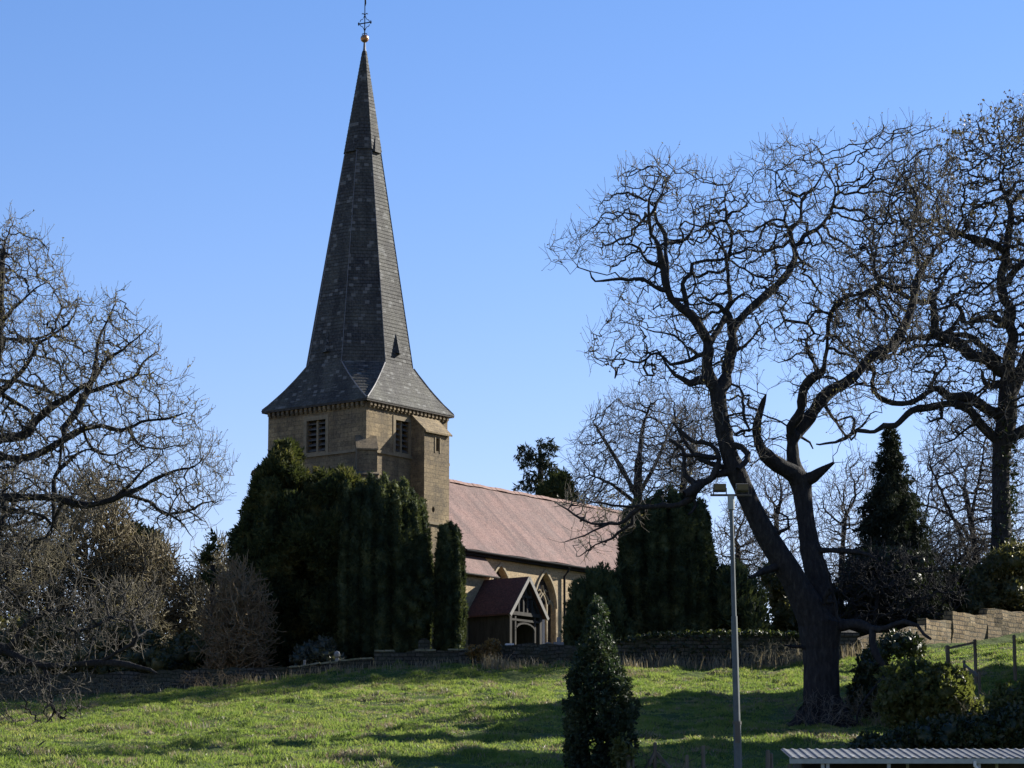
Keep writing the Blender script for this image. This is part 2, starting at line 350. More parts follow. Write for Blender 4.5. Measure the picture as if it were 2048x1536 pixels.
# ------------------------------------------------------------------ church
A37 = R(37.0); TW = 7.25
C0 = P(733, 800, 160); ZG = 15.0
church = empty('church', (C0[0], C0[1], ZG), R(53), 'sandstone church with grey shingled broach spire and long pinkish red tiled roof', 'church')
def panel(mb, O, U, outer, holes, depth=.25, inward=None, back=None):
    """flat wall face with openings; reveals go inward; `back` collects the plane behind each opening"""
    O = Vector(O); U = Vector(U); W = Vector((0, 0, 1)); I = Vector(inward)
    to3 = lambda p, d=0: O + U * p[0] + W * p[1] + I * d
    loops = [[Vector((a, b_, 0)) for a, b_ in outer]] + [[Vector((a, b_, 0)) for a, b_ in h] for h in holes]
    flat = [p for l in loops for p in l]
    nrm = -I
    for t in geometry.tessellate_polygon(loops):
        q = [to3((flat[i].x, flat[i].y)) for i in t]
        if (q[1] - q[0]).cross(q[2] - q[0]).dot(nrm) < 0: q.reverse()
        mb.poly(q)
    for h in holes:
        n = len(h)
        for i in range(n):
            a, b_ = h[i], h[(i + 1) % n]
            mb.poly([to3(a), to3(b_), to3(b_, depth), to3(a, depth)])
        if back is not None:
            q = [to3(p, depth) for p in h]
            if (q[1] - q[0]).cross(q[2] - q[0]).dot(nrm) < 0: q.reverse()
            back.poly(q)
def arch(u0, u1, z0, zs, n=10, k=1.15):
    """pointed arch outline, springing at zs"""
    w = u1 - u0; r = w * k; pts = [(u0, z0), (u1, z0)]
    cx = u1 - r; amax = math.acos((w / 2 - w + r) / r)
    for i in range(n + 1): a = amax * i / n; pts.append((cx + r * math.cos(a), zs + r * math.sin(a)))
    cx = u0 + r
    for i in range(n - 1, -1, -1): a = amax * i / n; pts.append((cx - r * math.cos(a), zs + r * math.sin(a)))
    return pts
HT = 13.9
# tower body
mb = MB(); bk = MB()
WW = (2.95, 4.35, 11.3, 13.12)            # west belfry opening along n
SW = (2.55, 3.82, 11.3, 13.12)            # south belfry opening along e
rect = lambda w: [(w[0], w[2]), (w[1], w[2]), (w[1], w[3]), (w[0], w[3])]
full = [(0, -1.5), (TW, -1.5), (TW, HT), (0, HT)]
panel(mb, (0, 0, 0), (0, 1, 0), full, [rect(WW)], .45, (1, 0, 0), bk)
bk2 = MB(); panel(mb, (0, 0, 0), (1, 0, 0), full, [rect(SW)], .45, (0, 1, 0), bk2)
mb.poly([(TW, 0, -1.5), (TW, TW, -1.5), (TW, TW, HT), (TW, 0, HT)]); mb.poly([(TW, TW, -1.5), (0, TW, -1.5), (0, TW, HT), (TW, TW, HT)])
tower = mb.build('tower', M['stone'], church)
bk.build('belfry_opening', M['void'], tower); bk2.build('belfry_opening', M['void'], tower)
# string courses
mb = MB()
for z, pr_ in ((11.05, .1),):
    a = -pr_; b_ = TW + pr_
    mb.box((a, a, z), (b_, -.002, z + .16)); mb.box((a, 0, z), (-.002, b_, z + .16)); mb.box((TW + .002, 0, z), (b_, b_, z + .16)); mb.box((0, TW + .002, z), (TW, b_, z + .16))
mb.build('string_course', M['dress'], tower)
# belfry windows: surround, mullion, louvres
def belfry(nm, w, axis_):
    s = MB(); l = MB()
    def bx(mbx, u0, u1, d0, d1, z0, z1):
        if axis_ == 'n': mbx.box((d0, u0, z0), (d1, u1, z1))
        else: mbx.box((u0, d0, z0), (u1, d1, z1))
    u0, u1, z0, z1 = w
    bx(s, u0 - .22, u0 + .002, -.03, .12, z0 - .15, z1 + .25); bx(s, u1 - .002, u1 + .22, -.03, .12, z0 - .15, z1 + .25)
    bx(s, u0 + .004, u1 - .004, -.032, .118, z1, z1 + .24); bx(s, u0 + .004, u1 - .004, -.06, .3, z0 - .16, z0 + .01)
    um = (u0 + u1) / 2; bx(s, um - .07, um + .07, .1, .4, z0, z1)
    for sg in (0, 1):
        a, b_ = (u0 + .02, um - .075) if sg == 0 else (um + .075, u1 - .02)
        for k in range(6):
            z = z0 + .12 + k * (z1 - z0) / 6
            if axis_ == 'n': l.poly([(.12, a, z), (.12, b_, z), (.38, b_, z + .17), (.38, a, z + .17)]); l.poly([(.12, a, z - .035), (.12, a, z), (.12, b_, z), (.12, b_, z - .035)][::-1])
            else: l.poly([(a, .12, z), (b_, .12, z), (b_, .38, z + .17), (a, .38, z + .17)]); l.poly([(a, .12, z - .035), (b_, .12, z - .035), (b_, .12, z), (a, .12, z)])
    wd = s.build('belfry_window', M['dress'], tower); l.build('louvre', M['louvre'], tower)
belfry('w', WW, 'n'); belfry('s', SW, 'e')
# corbel table
mb = MB(); mc = MB()
for k in range(21):
    u = .2 + k * (TW - .4) / 20
    mb.box((-.2, u - .085, HT - .27), (-.001, u + .085, HT - .05)); mb.box((-.12, u - .085, HT - .35), (-.001, u + .085, HT - .271))
    mc.box((u - .085, -.2, HT - .27), (u + .085, -.001, HT - .05)); mc.box((u - .085, -.12, HT - .35), (u + .085, -.001, HT - .271))
mb.build('corbel_table', M['stone'], tower); mc.build('corbel_table', M['stone'], tower)
# diagonal buttresses
def buttress(cx, cy, ang, stages, nm):
    d = Vector((math.cos(ang), math.sin(ang), 0)); s = Vector((-d.y, d.x, 0)); c = Vector((cx, cy, 0)); mb = MB()
    for (z0, z1, pr_, w, slope) in stages:
        q = lambda a, b_, z: c + d * a + s * b_ + Vector((0, 0, z))
        h = w / 2
        prof = [(-.6, z0), (pr_, z0), (pr_, z1), (-.35, z1 + slope), (-.6, z1 + slope)]
        r0 = [q(a, -h, z) for a, z in prof]; r1 = [q(a, h, z) for a, z in prof]
        mb.prism(r0, r1)
        lip = [(pr_ + .07, z1 - .07), (pr_ + .07, z1 + .02), (-.3, z1 + slope + .06), (-.3, z1 + slope - .03), (pr_ - .02, z1 - .07)]
        mb.prism([q(a, -h - .05, z) for a, z in lip], [q(a, h + .05, z) for a, z in lip])
    mb.build('buttress', M['stone'], tower)
buttress(0, 0, R(225), [(-1.5, 6.9, 1.5, 1.15, .7), (6.9, 9.6, 1.12, 1.13, .55), (9.3, 11.05, .78, 1.1, .85)], 'sw')
buttress(0, TW, R(135), [(-1.5, 7.2, 1.35, 1.15, .7), (7.0, 10.45, .85, 1.1, .75)], 'nw')
# stair turret
TE0, TE1, TP = 3.92, 6.18, .98
mb = MB(); bk = MB()
circ = [(6.0 - TE0 - 1.25 + .13 * math.cos(a), 8.2 + .17 * math.sin(a)) for a in [2 * math.pi * k / 12 for k in range(12)]]
w = TE1 - TE0
panel(mb, (TE0, -TP, 0), (1, 0, 0), [(0, -1.5), (w, -1.5), (w, 12.62), (0, 12.62)], [[(1.02, 11.55), (1.36, 11.55), (1.36, 12.28), (1.02, 12.28)], circ], .3, (0, 1, 0), None)
bk.poly([(TE0 + a, -TP + .3, z) for a, z in ((1.02, 11.55), (1.36, 11.55), (1.36, 12.28), (1.02, 12.28))]); bk2 = MB(); bk2.poly([(TE0 + a, -TP + .3, z) for a, z in circ])
for x, fl in ((TE0, 1), (TE1, 0)):
    q = [(x, 0, -1.5), (x, -TP, -1.5), (x, -TP, 12.62), (x, 0, 13.55)]
    mb.poly(q if fl else q[::-1])
tur = mb.build('stair_turret', M['stone'], church)
bk.build('slit_opening', M['void'], tur); bk2.build('round_opening', M['void'], tur)
mb = MB()
mb.prism([(TE0 - .06, 0.0, 13.55), (TE0 - .06, -TP - .16, 12.5), (TE0 - .06, -TP - .16, 12.6), (TE0 - .06, 0.0, 13.67)][::-1], [(TE1 + .08, 0.0, 13.55), (TE1 + .08, -TP - .16, 12.5), (TE1 + .08, -TP - .16, 12.6), (TE1 + .08, 0.0, 13.67)][::-1])
mb.build('turret_roof', M['stone'], tur)
mb = MB(); mb.box((TE0 - .08, -TP - .1, 7.35), (TE1 + .08, -TP - .002, 7.5)); mb.build('string_course', M['dress'], tur)
mb = MB(); mb.box((TE0 + .92, -TP - .03, 11.45), (TE0 + 1.015, -TP + .1, 12.35)); mb.box((TE0 + 1.365, -TP - .03, 11.45), (TE0 + 1.46, -TP + .1, 12.35)); mb.build('slit_surround', M['dress'], tur)

# spire
c = TW / 2; EO = .29; ZB = 16.45; APO = 2.97; ZT = 35.55; ZM = 29.3
lean = Vector((.16 * math.cos(R(-53)), .16 * math.sin(R(-53)), 0))
def octr(z, apo):
    t = (z - ZB) / (ZT - ZB); o_ = lean * max(0, t)
    rr = apo / math.cos(math.pi / 8)
    return [Vector((c + rr * math.cos(math.pi / 8 + k * math.pi / 4), c + rr * math.sin(math.pi / 8 + k * math.pi / 4), z)) + o_ for k in range(8)]
sl = lambda z: APO * (ZT + .25 - z) / (ZT + .25 - ZB)
mb = MB()
def courses(z0, z1, f, nrow, lap):
    zs = np.linspace(z0, z1, nrow + 1)
    for i in range(nrow):
        a = octr(zs[i], f(zs[i]) + lap); b_ = octr(zs[i + 1], f(zs[i + 1]) + .004)
        for k in range(8): mb.poly([a[k], a[(k + 1) % 8], b_[(k + 1) % 8], b_[k]])
        if lap > 0:
            a2 = octr(zs[i], f(zs[i]) - .03)
            for k in range(8): mb.poly([a2[k], a2[(k + 1) % 8], a[(k + 1) % 8], a[k]])
courses(ZB, ZM, sl, 58, .022)
courses(ZM, ZT - .15, lambda z: sl(z) + .06, 28, .02)
# broach skirt: trapezoids on the four sides, triangles over the corners, slightly bell-cast
ez = HT + .06; e0 = -EO; e1 = TW + EO
cor = [Vector((e1, e1, ez)), Vector((e0, e1, ez)), Vector((e0, e0, ez)), Vector((e1, e0, ez))]
top = octr(ZB, APO + .025)
top = [Vector((p.x, p.y, ZB)) for p in top]
def strip(p0, p1, q1, q0, n=12):
    for i in range(n):
        t0, t1 = i / n, (i + 1) / n
        f = lambda t: t
        sag = lambda t: -.16 * math.sin(math.pi * t)
        L = lambda a, b_, t: a.lerp(b_, t) + Vector((0, 0, sag(t)))
        up = Vector((0, 0, .022))
        a, b_, d_, e_ = L(p0, q0, t0) + up, L(p1, q1, t0) + up, L(p1, q1, t1), L(p0, q0, t1)
        mb.poly([a, b_, d_, e_]); mb.poly([a - up * 2, b_ - up * 2, b_, a])
# octagon vertices k: angle 22.5+45k ; side faces: E:(7,0) N:(1,2) W:(3,4) S:(5,6)
strip(cor[3], cor[0], top[0], top[7]); strip(cor[0], cor[1], top[2], top[1]); strip(cor[1], cor[2], top[4], top[3]); strip(cor[2], cor[3], top[6], top[5])
for k, (a, b_) in enumerate(((0, 1), (2, 3), (4, 5), (6, 7))): strip(cor[k], cor[k], top[b_], top[a])
spire = mb.build('spire', M['slate'], church)
mb = MB(); mb.box((e0 + .02, e0 + .02, HT - .06), (e1 - .02, e1 - .02, HT + .035)); mb.build('eaves_board', M['darkwood'], spire)
mb = MB()
for k, (a, b_) in enumerate(((0, 1), (2, 3), (4, 5), (6, 7))):
    for v in (a, b_):
        pts = []
        for t in np.linspace(.02, .98, 9):
            pts.append(cor[k].lerp(top[v], float(t)) + Vector((0, 0, -.16 * math.sin(math.pi * t) + .03)))
        mb.tube(pts, [.028 + .02 * random.random() for _ in pts], 5)
for k in range(8):
    zs = np.linspace(ZB, ZM - .1, 30); pts = [octr(z, sl(z) + .02)[k] for z in zs]; mb.tube(pts, .022, 4)
mb.build('hip_capping', M['lead'], spire)
# lucarnes: little shingled wedges, two tiers on the cardinal faces
for tier, (zl, h, w_, pr_) in enumerate(((17.15, 1.2, .52, .27), (ZM - .1, 1.0, .9, .17))):
    for k in range(4):
        a = k * math.pi / 2; d = Vector((math.cos(a), math.sin(a), 0)); s = Vector((-d.y, d.x, 0)); mb = MB()
        f = lambda z: sl(z) + (.0 if z < ZM else .06)
        ctr = lambda z: Vector((c, c, z)) + lean * ((z - ZB) / (ZT - ZB))
        tip = ctr(zl + h) + d * (f(zl + h) + .03); bl = ctr(zl) + d * (f(zl) + .02) - s * w_ / 2; br_ = ctr(zl) + d * (f(zl) + .02) + s * w_ / 2
        fr = ctr(zl - .06) + d * (f(zl) + pr_); fl_ = fr - s * w_ * .32; fr_ = fr + s * w_ * .32
        mb.poly([bl, fl_, tip]); mb.poly([fl_, fr_, tip]); mb.poly([fr_, br_, tip]); mb.poly([bl, br_, fr_, fl_])
        mb.build('lucarne', M['slate'], spire)
# finial
fin = lambda z: Vector((c, c, z)) + lean * ((z - ZB) / (ZT - ZB))
mb = MB(); mb.tube([fin(ZT - 1.2), fin(ZT - .5), fin(ZT + .1), fin(ZT + .42)], [.19, .13, .075, .06], 10); cap = mb.build('spire_cap', M['lead'], spire, True)
b0 = fin(ZT + .62); mb = MB()
zz = [-.24, -.2, -.12, 0, .12, .2, .25]; mb.tube([b0 + Vector((0, 0, z)) for z in zz], [.05, .14, .215, .25, .215, .14, .04], 14); ball = mb.build('copper_ball', M['copper'], spire, True)
mb = MB(); t0 = b0 + Vector((0, 0, .2)); V3 = lambda x, z: t0 + Vector((math.cos(R(-53)) * x, math.sin(R(-53)) * x, z))
mb.tube([V3(0, 0), V3(0, 1.0), V3(0, 1.9), V3(0.02, 2.7)], [.035, .03, .028, .02], 6)
mb.tube([V3(-.36, .68), V3(.36, .80)], .035, 6)
for sx in (-1, 1):
    mb.tube([V3(sx * .34, .74 + sx * .06 - .09), V3(sx * .37, .74 + sx * .06), V3(sx * .34, .74 + sx * .06 + .09)], .04, 6)
    for z0, fz in ((.74, 1), (.74, -1)):
        mb.tube([V3(sx * .28, z0 + fz * .08), V3(sx * .22, z0 + fz * .2), V3(sx * .13, z0 + fz * .22), V3(sx * .06, z0 + fz * .34), V3(0.01 * sx, z0 + fz * .48)], .022, 5)
    mb.tube([V3(0, 1.25), V3(sx * .12, 1.33), V3(sx * .17, 1.28)], .03, 5); mb.tube([V3(0, .12), V3(sx * .12, .1), V3(sx * .14, .02)], .025, 5)
mb.tube([V3(0, 1.75), V3(.03, 1.95), V3(.02, 2.15), V3(0.05, 2.3)], [.03, .055, .05, .02], 6)
mb.build('finial_cross', M['iron'], spire, True)

# nave
NE0, NE1, NS, NN, NW = TW + .003, 33.0, -.9, 8.15, 6.12
RZ, RN = 11.05, 3.625
WINS = [(10.0, 12.15), (14.35, 16.5), (18.7, 20.85), (23.0, 25.1)]
mb = MB(); bk = MB()
panel(mb, (0, NS, 0), (1, 0, 0), [(NE0, -1.5), (NE1, -1.5), (NE1, NW), (NE0, NW)], [arch(a, b_, 1.1, 3.55) for a, b_ in WINS], .38, (0, 1, 0), bk)
mb.poly([(NE0, NN, -1.5), (NE0, NS, -1.5), (NE0, NS, NW), (NE0, RN, RZ - .25), (NE0, NN, NW)])
mb.poly([(NE1, NS, -1.5), (NE1, NN, -1.5), (NE1, NN, NW), (NE1, RN, RZ - .25), (NE1, NS, NW)])
mb.poly([(NE1, NN, -1.5), (NE0, NN, -1.5), (NE0, NN, NW), (NE1, NN, NW)])
nave = mb.build('nave', M['nave_stone'], church); bk.build('window_glass', M['glass'], nave)
for a, b_ in WINS:
    mb = MB(); o1 = arch(a - .10, b_ + .10, 1.0, 3.55); o0 = arch(a - .01, b_ + .01, 1.0, 3.55)
    # hood mould round the arch
    for i in range(2, len(o1) - 1): mb.prism([(o0[i][0], NS - .09, o0[i][1]), (o0[i + 1][0], NS - .09, o0[i + 1][1]), (o1[i + 1][0], NS - .09, o1[i + 1][1]), (o1[i][0], NS - .09, o1[i][1])], [(o0[i][0], NS - .002, o0[i][1]), (o0[i + 1][0], NS - .002, o0[i + 1][1]), (o1[i + 1][0], NS - .002, o1[i + 1][1]), (o1[i][0], NS - .002, o1[i][1])])
    y0 = NS + .18; w_ = b_ - a; m1, m2 = a + w_ / 3, a + 2 * w_ / 3
    for u in (m1, m2): mb.box((u - .055, y0 - .07, 1.1), (u + .055, y0 + .07, 3.75))
    for (u0, u1) in ((a, m1), (m1, m2), (m2, b_)):
        h = arch(u0 + .02, u1 - .02, 3.2, 3.35 if u0 != m1 else 3.7, 6); mb.tube([(p[0], y0, p[1]) for p in h[2:]], .05, 5)
    for sg in (-1, 1):
        um = (a + b_) / 2
        mb.tube([(um + sg * w_ * .33, y0, 3.8), (um + sg * w_ * .22, y0, 4.15), (um + sg * w_ * .08, y0, 4.4), (um + sg * .01, y0, 4.85)], .05, 5)
        mb.tube([(um + sg * w_ * .02, y0, 4.35), (um + sg * w_ * .14, y0, 4.6), (um + sg * w_ * .2, y0, 4.5)], .045, 5)
    mb.box((a - .1, NS - .12, .95), (b_ + .1, NS + .3, 1.098))
    mb.build('arched_window', M['pale_dress'], nave)
def slope_roof(name, eave, ridge, e0_, e1_, th, mt, parent, nrow=1):
    """one roof slope: eave=(n,z), ridge=(n,z) swept from e0_ to e1_"""
    mb = MB(); (n0, z0), (n1, z1) = eave, ridge
    a = [(e0_, n0, z0), (e1_, n0, z0), (e1_, n1, z1), (e0_, n1, z1)]
    mb.prism([(x, y, z - th) for x, y, z in a], a); return mb.build(name, mt, parent)
ne0 = TW + .05
mb = MB()
up_ = lambda t, z: (t, z)
# south slope subdivided with a slight sag so that it is not a perfect plane
ns, nr = 24, 8
def rp(i, j):
    e = ne0 + (NE1 + .3 - ne0) * i / ns; t = j / nr
    n = -1.32 + (RN + 1.32) * t; z = 6.22 + (RZ - 6.22) * t + .035 * math.sin(i * 1.7 + j) - .05 * math.sin(math.pi * t) * (1 + math.sin(i * .6))
    return (e, n, z)
for i in range(ns):
    for j in range(nr): mb.poly([rp(i, j), rp(i + 1, j), rp(i + 1, j + 1), rp(i, j + 1)])
mb.poly([rp(0, 0), rp(0, nr), (ne0, RN, RZ - .2), (ne0, -1.32, 6.1)])

mb.poly([(NE1 + .3, RN, RZ), (NE1 + .3, 8.6, 6.2), (ne0, 8.6, 6.2), (ne0, RN, RZ)][::-1])
mb.poly([(ne0, -1.32, 6.1), (ne0, NS, 6.4), (NE1 + .3, NS, 6.4), (NE1 + .3, -1.32, 6.1)])
roof = mb.build('nave_roof', M['tile'], church)
mb = MB()
k = 0; e = ne0
while e < NE1 + .2:
    z = RZ + .02 * math.sin(k * 1.3); mb.prism([(e, RN - .2, z - .1), (e, RN, z + .1), (e, RN + .2, z - .1)], [(e + .44, RN - .2, z - .1), (e + .44, RN, z + .1), (e + .44, RN + .2, z - .1)]); e += .46; k += 1
mb.build('ridge_tiles', M['ridge'], roof)
mb = MB(); mb.tube([(ne0, -1.36, 6.14), (NE1 + .3, -1.36, 6.11)], .07, 6); mb.box((ne0, -1.2, 5.93), (NE1, NS - .004, 6.09)); gut = mb.build('gutter', M['iron'], roof)
mb = MB(); mb.tube([(17.2, -1.38, 6.02), (17.2, -1.3, 5.8), (17.2, NS - .12, 5.5), (17.2, NS - .12, 0)], .07, 8); mb.build('downpipe', M['iron'], roof)
# lean-to at the west end of the nave
mb = MB(); mb.box((6.35, -1.62, -1), (9.3, NS - .004, 4.95)); mb.poly([(9.3, NS - .004, 4.95), (9.3, NS - .004, 5.75), (9.3, -1.62, 4.95)]); lt = mb.build('lean_to', M['nave_stone'], church)
slope_roof('lean_to_roof', (-1.95, 4.78), (NS - .002, 5.98), 6.25, 9.55, .09, M['tile'], lt)
mb = MB(); mb.tube([(6.25, -2.0, 4.7), (9.55, -2.0, 4.7)], .06, 6); mb.build('gutter', M['darkwood'], lt)

# timber porch
PC, PH, PN, PR, PE = 8.62, 1.42, -4.45, 4.42, 2.42
porch_g = .35
mb = MB()      # plank walls: west and east sides
for sx in (-1, 1):
    x = PC + sx * PH
    mb.box((x - .05, PN, porch_g), (x + .05, NS - .004, PE + .12))
porch = mb.build('porch', M['darkwood'], church)
mb = MB()
for sx in (-1, 1):
    a = [(PC, PN - .35, PR), (PC, NS - .002, PR), (PC + sx * (PH + .32), NS - .002, PE - .18), (PC + sx * (PH + .32), PN - .35, PE - .18)]
    if sx < 0: a = a[::-1]
    mb.prism(a, [(x, y, z + .1) for x, y, z in a])
proof = mb.build('porch_roof', M['porch_tile'], porch)
mb = MB()
for sx in (-1, 1):     # barge boards
    mb.bar((PC, PN - .37, PR + .02), (PC + sx * (PH + .36), PN - .37, PE - .2), .06, .2)
mb.build('barge_board', M['paint'], porch)
mb = MB(); y = PN
mb.bar((PC - PH - .05, y - .06, PE - .02), (PC + PH + .05, y - .06, PE - .02), .16, .2)          # tie beam
mb.bar((PC - PH * .52, y - .05, PE + .98), (PC + PH * .52, y - .05, PE + .98), .12, .14)
for u in (-.62, -.18, .18, .62): mb.bar((PC + u, y - .05, PE + .04), (PC + u, y - .05, PE + .95 if abs(u) < .5 else PE + .85), .12, .12)
mb.bar((PC, y - .05, PE + 1.0), (PC, y - .05, PR - .1), .12, .12)
for sx in (-1, 1):
    for u, wd in ((PH - .02, .2), (PH - .5, .13)): mb.bar((PC + sx * u, y - .03, porch_g), (PC + sx * u, y - .03, PE - .05), wd, wd)
    mb.bar((PC + sx * (PH + .12), y - .05, PE - .2), (PC, y - .05, PR - .12), .12, .14)
mb.bar((PC - PH, y - .05, PE - .38), (PC + PH, y - .05, PE - .38), .12, .12)
q = [(PC + (PH - .52) * math.cos(a), y - .05, PE - .95 + .42 * math.sin(a)) for a in np.linspace(0, math.pi, 10)]
mb.tube(q, .075, 5)
mb.build('timber_frame', M['oldwood'], porch)
mb = MB(); mb.poly([(PC - PH, y + .04, PE), (PC + PH, y + .04, PE), (PC + .1, y + .04, PR - .15), (PC - .1, y + .04, PR - .15)]); mb.build('gable_panel', M['darkwood'], porch)
mb = MB()
for u in (-.4, 0, .4): mb.box((PC + u - .14, y - .01, PE + .2), (PC + u + .14, y + .02, PE + .85))
mb.build('gable_light', M['glass'], porch)
mb = MB(); mb.box((PC - .35, NS - .12, .2), (PC + .75, NS - .01, 2.1)); mb.build('church_door', M['oldwood'], porch)

# ------------------------------------------------------------------ churchyard walls
def wall_strip(name, pts, Yw, th, mt, label, cat='wall', rough_=.05, step=.5, cap=None):
    """pts: (px, ytop, ybase[, Y]) along the wall"""
    top, bot = [], []
    for p in pts:
        Yp = p[3] if len(p) > 3 else Yw
        a = P(p[0], p[1], Yp); b_ = P(p[0], p[2], Yp); top.append(a); bot.append(b_ - [0, 0, .5])
    o = empty(name, tuple(bot[0]), 0, label, cat); o0 = bot[0]
    Vt, Vb = [], []
    for i in range(len(top) - 1):
        L = np.linalg.norm((top[i + 1] - top[i])[:2]); n = max(1, int(L / step))
        for k in range(n):
            t = k / n
            Vt.append(top[i] * (1 - t) + top[i + 1] * t); Vb.append(bot[i] * (1 - t) + bot[i + 1] * t)
    Vt.append(top[-1]); Vb.append(bot[-1]); n = len(Vt)
    mb = MB(); rows = 5
    d = np.array(Vt[-1]) - np.array(Vt[0]); d[2] = 0; d /= np.linalg.norm(d); nb = np.array([-d[1], d[0], 0])
    gr = []; 
    for i in range(n):
        jt = rough_ * rng.normal()
        col = []
        for r in range(rows + 1):
            t = r / rows; p = Vb[i] * (1 - t) + (Vt[i] + [0, 0, jt]) * t
            col.append(Vector(p - o0 - nb * (rough_ * .7 * rng.normal() + .02)))
        col.append(Vector(Vt[i] + [0, 0, jt + .02] + nb * th - o0)); col.append(Vector(Vb[i] + nb * th - o0)); gr.append(col)
    m_ = rows + 3
    for i in range(n - 1):
        for r in range(m_ - 1): mb.poly([gr[i][r], gr[i + 1][r], gr[i + 1][r + 1], gr[i][r + 1]])
    mb.poly(gr[0][::-1]); mb.poly(gr[-1])
    w_ = mb.build('masonry', mt, o)
    if cap:
        mb = MB()
        for i in range(n - 1):
            if rng.random() < .12: continue
            a, b_ = Vector(Vt[i] - o0), Vector(Vt[i + 1] - o0); nv = Vector(nb); j = .0 + .03 * rng.random()
            g_ = (b_ - a) * .04; a = a + Vector((0, 0, .018 * rng.normal())); b_ = b_ + Vector((0, 0, .018 * rng.normal()))
            lo = [a + g_ - nv * .06, b_ - g_ - nv * .06, b_ - g_ + nv * (th + .05), a + g_ + nv * (th + .05)]
            mb.prism([p + Vector((0, 0, -.01)) for p in lo], [p + Vector((0, 0, j + .05)) for p in lo])
        mb.build('coping', cap, o)
    return o, Vt
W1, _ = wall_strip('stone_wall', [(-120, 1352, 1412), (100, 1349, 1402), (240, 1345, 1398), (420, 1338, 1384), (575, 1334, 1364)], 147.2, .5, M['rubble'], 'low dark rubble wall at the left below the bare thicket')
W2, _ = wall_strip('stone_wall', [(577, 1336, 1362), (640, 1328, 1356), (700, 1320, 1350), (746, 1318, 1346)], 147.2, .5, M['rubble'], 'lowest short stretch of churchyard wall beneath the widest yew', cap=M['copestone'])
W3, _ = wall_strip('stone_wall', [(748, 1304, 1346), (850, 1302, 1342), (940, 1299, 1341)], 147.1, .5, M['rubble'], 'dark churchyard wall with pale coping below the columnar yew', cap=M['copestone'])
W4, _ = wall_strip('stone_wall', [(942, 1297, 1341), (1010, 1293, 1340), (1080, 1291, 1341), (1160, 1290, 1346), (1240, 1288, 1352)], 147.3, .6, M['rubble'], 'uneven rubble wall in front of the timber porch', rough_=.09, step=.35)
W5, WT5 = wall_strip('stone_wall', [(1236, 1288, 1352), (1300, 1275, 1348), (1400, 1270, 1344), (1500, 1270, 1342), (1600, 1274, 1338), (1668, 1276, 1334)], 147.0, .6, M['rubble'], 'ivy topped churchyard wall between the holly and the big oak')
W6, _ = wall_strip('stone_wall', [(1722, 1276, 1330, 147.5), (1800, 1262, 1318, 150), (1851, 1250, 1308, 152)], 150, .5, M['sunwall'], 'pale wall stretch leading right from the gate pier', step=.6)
# stepped sunlit wall: one thing, three steps
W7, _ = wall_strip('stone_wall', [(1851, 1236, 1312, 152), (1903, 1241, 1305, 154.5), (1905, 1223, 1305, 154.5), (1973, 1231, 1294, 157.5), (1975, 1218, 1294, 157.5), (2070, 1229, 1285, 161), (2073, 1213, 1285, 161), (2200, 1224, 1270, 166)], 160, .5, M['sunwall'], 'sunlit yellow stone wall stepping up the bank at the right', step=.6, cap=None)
p = P(1693, 1335, 146.8); pier = empty('gate_pier', (p[0], p[1], p[2] - .4), R(10), 'square dark stone gate pier behind the oak trunk', 'gate pier')
mb = MB(); mb.box((-.46, -.46, 0), (.46, .46, 1.95)); mb.build('shaft', M['rubble'], pier)
mb = MB(); mb.box((-.54, -.54, 1.952), (.54, .54, 2.1)); mb.prism([(-.5, -.5, 2.1), (.5, -.5, 2.1), (.5, .5, 2.1), (-.5, .5, 2.1)], [(-.12, -.12, 2.3), (.12, -.12, 2.3), (.12, .12, 2.3), (-.12, .12, 2.3)]); mb.build('cap_stone', M['rubble'], pier)

# ------------------------------------------------------------------ bare trees
CR = {'A': (1100, 240, 3.072), 'B': (1380, 680, 3.84), 'C': (1648, 200, 3.0725), 'D': (1648, 600, 3.0725), 'E': (1400, 960, 2.666),
      'F': (0, 420, 3.2), 'G': (0, 860, 3.2), '6': (1080, 200, 2.0207), 'X': (0, 0, 1.)}
def inpoly(poly, x, y):
    poly = np.asarray(poly, float); c = np.zeros(len(x), bool); j = len(poly) - 1
    for i in range(len(poly)):
        xi, yi = poly[i]; xj, yj = poly[j]
        c ^= ((yi > y) != (yj > y)) & (x < (xj - xi) * (y - yi) / (yj - yi + 1e-12) + xi); j = i
    return c
def edgedist(poly, x, y):
    poly = np.asarray(poly, float); d = np.full(len(x), 1e9); q = np.stack([x, y], 1)
    for i in range(len(poly)):
        a = poly[i]; b = poly[(i + 1) % len(poly)]; ab = b - a
        t = np.clip(((q - a) @ ab) / (ab @ ab + 1e-9), 0, 1); d = np.minimum(d, np.linalg.norm(q - a - t[:, None] * ab, axis=1))
    return d
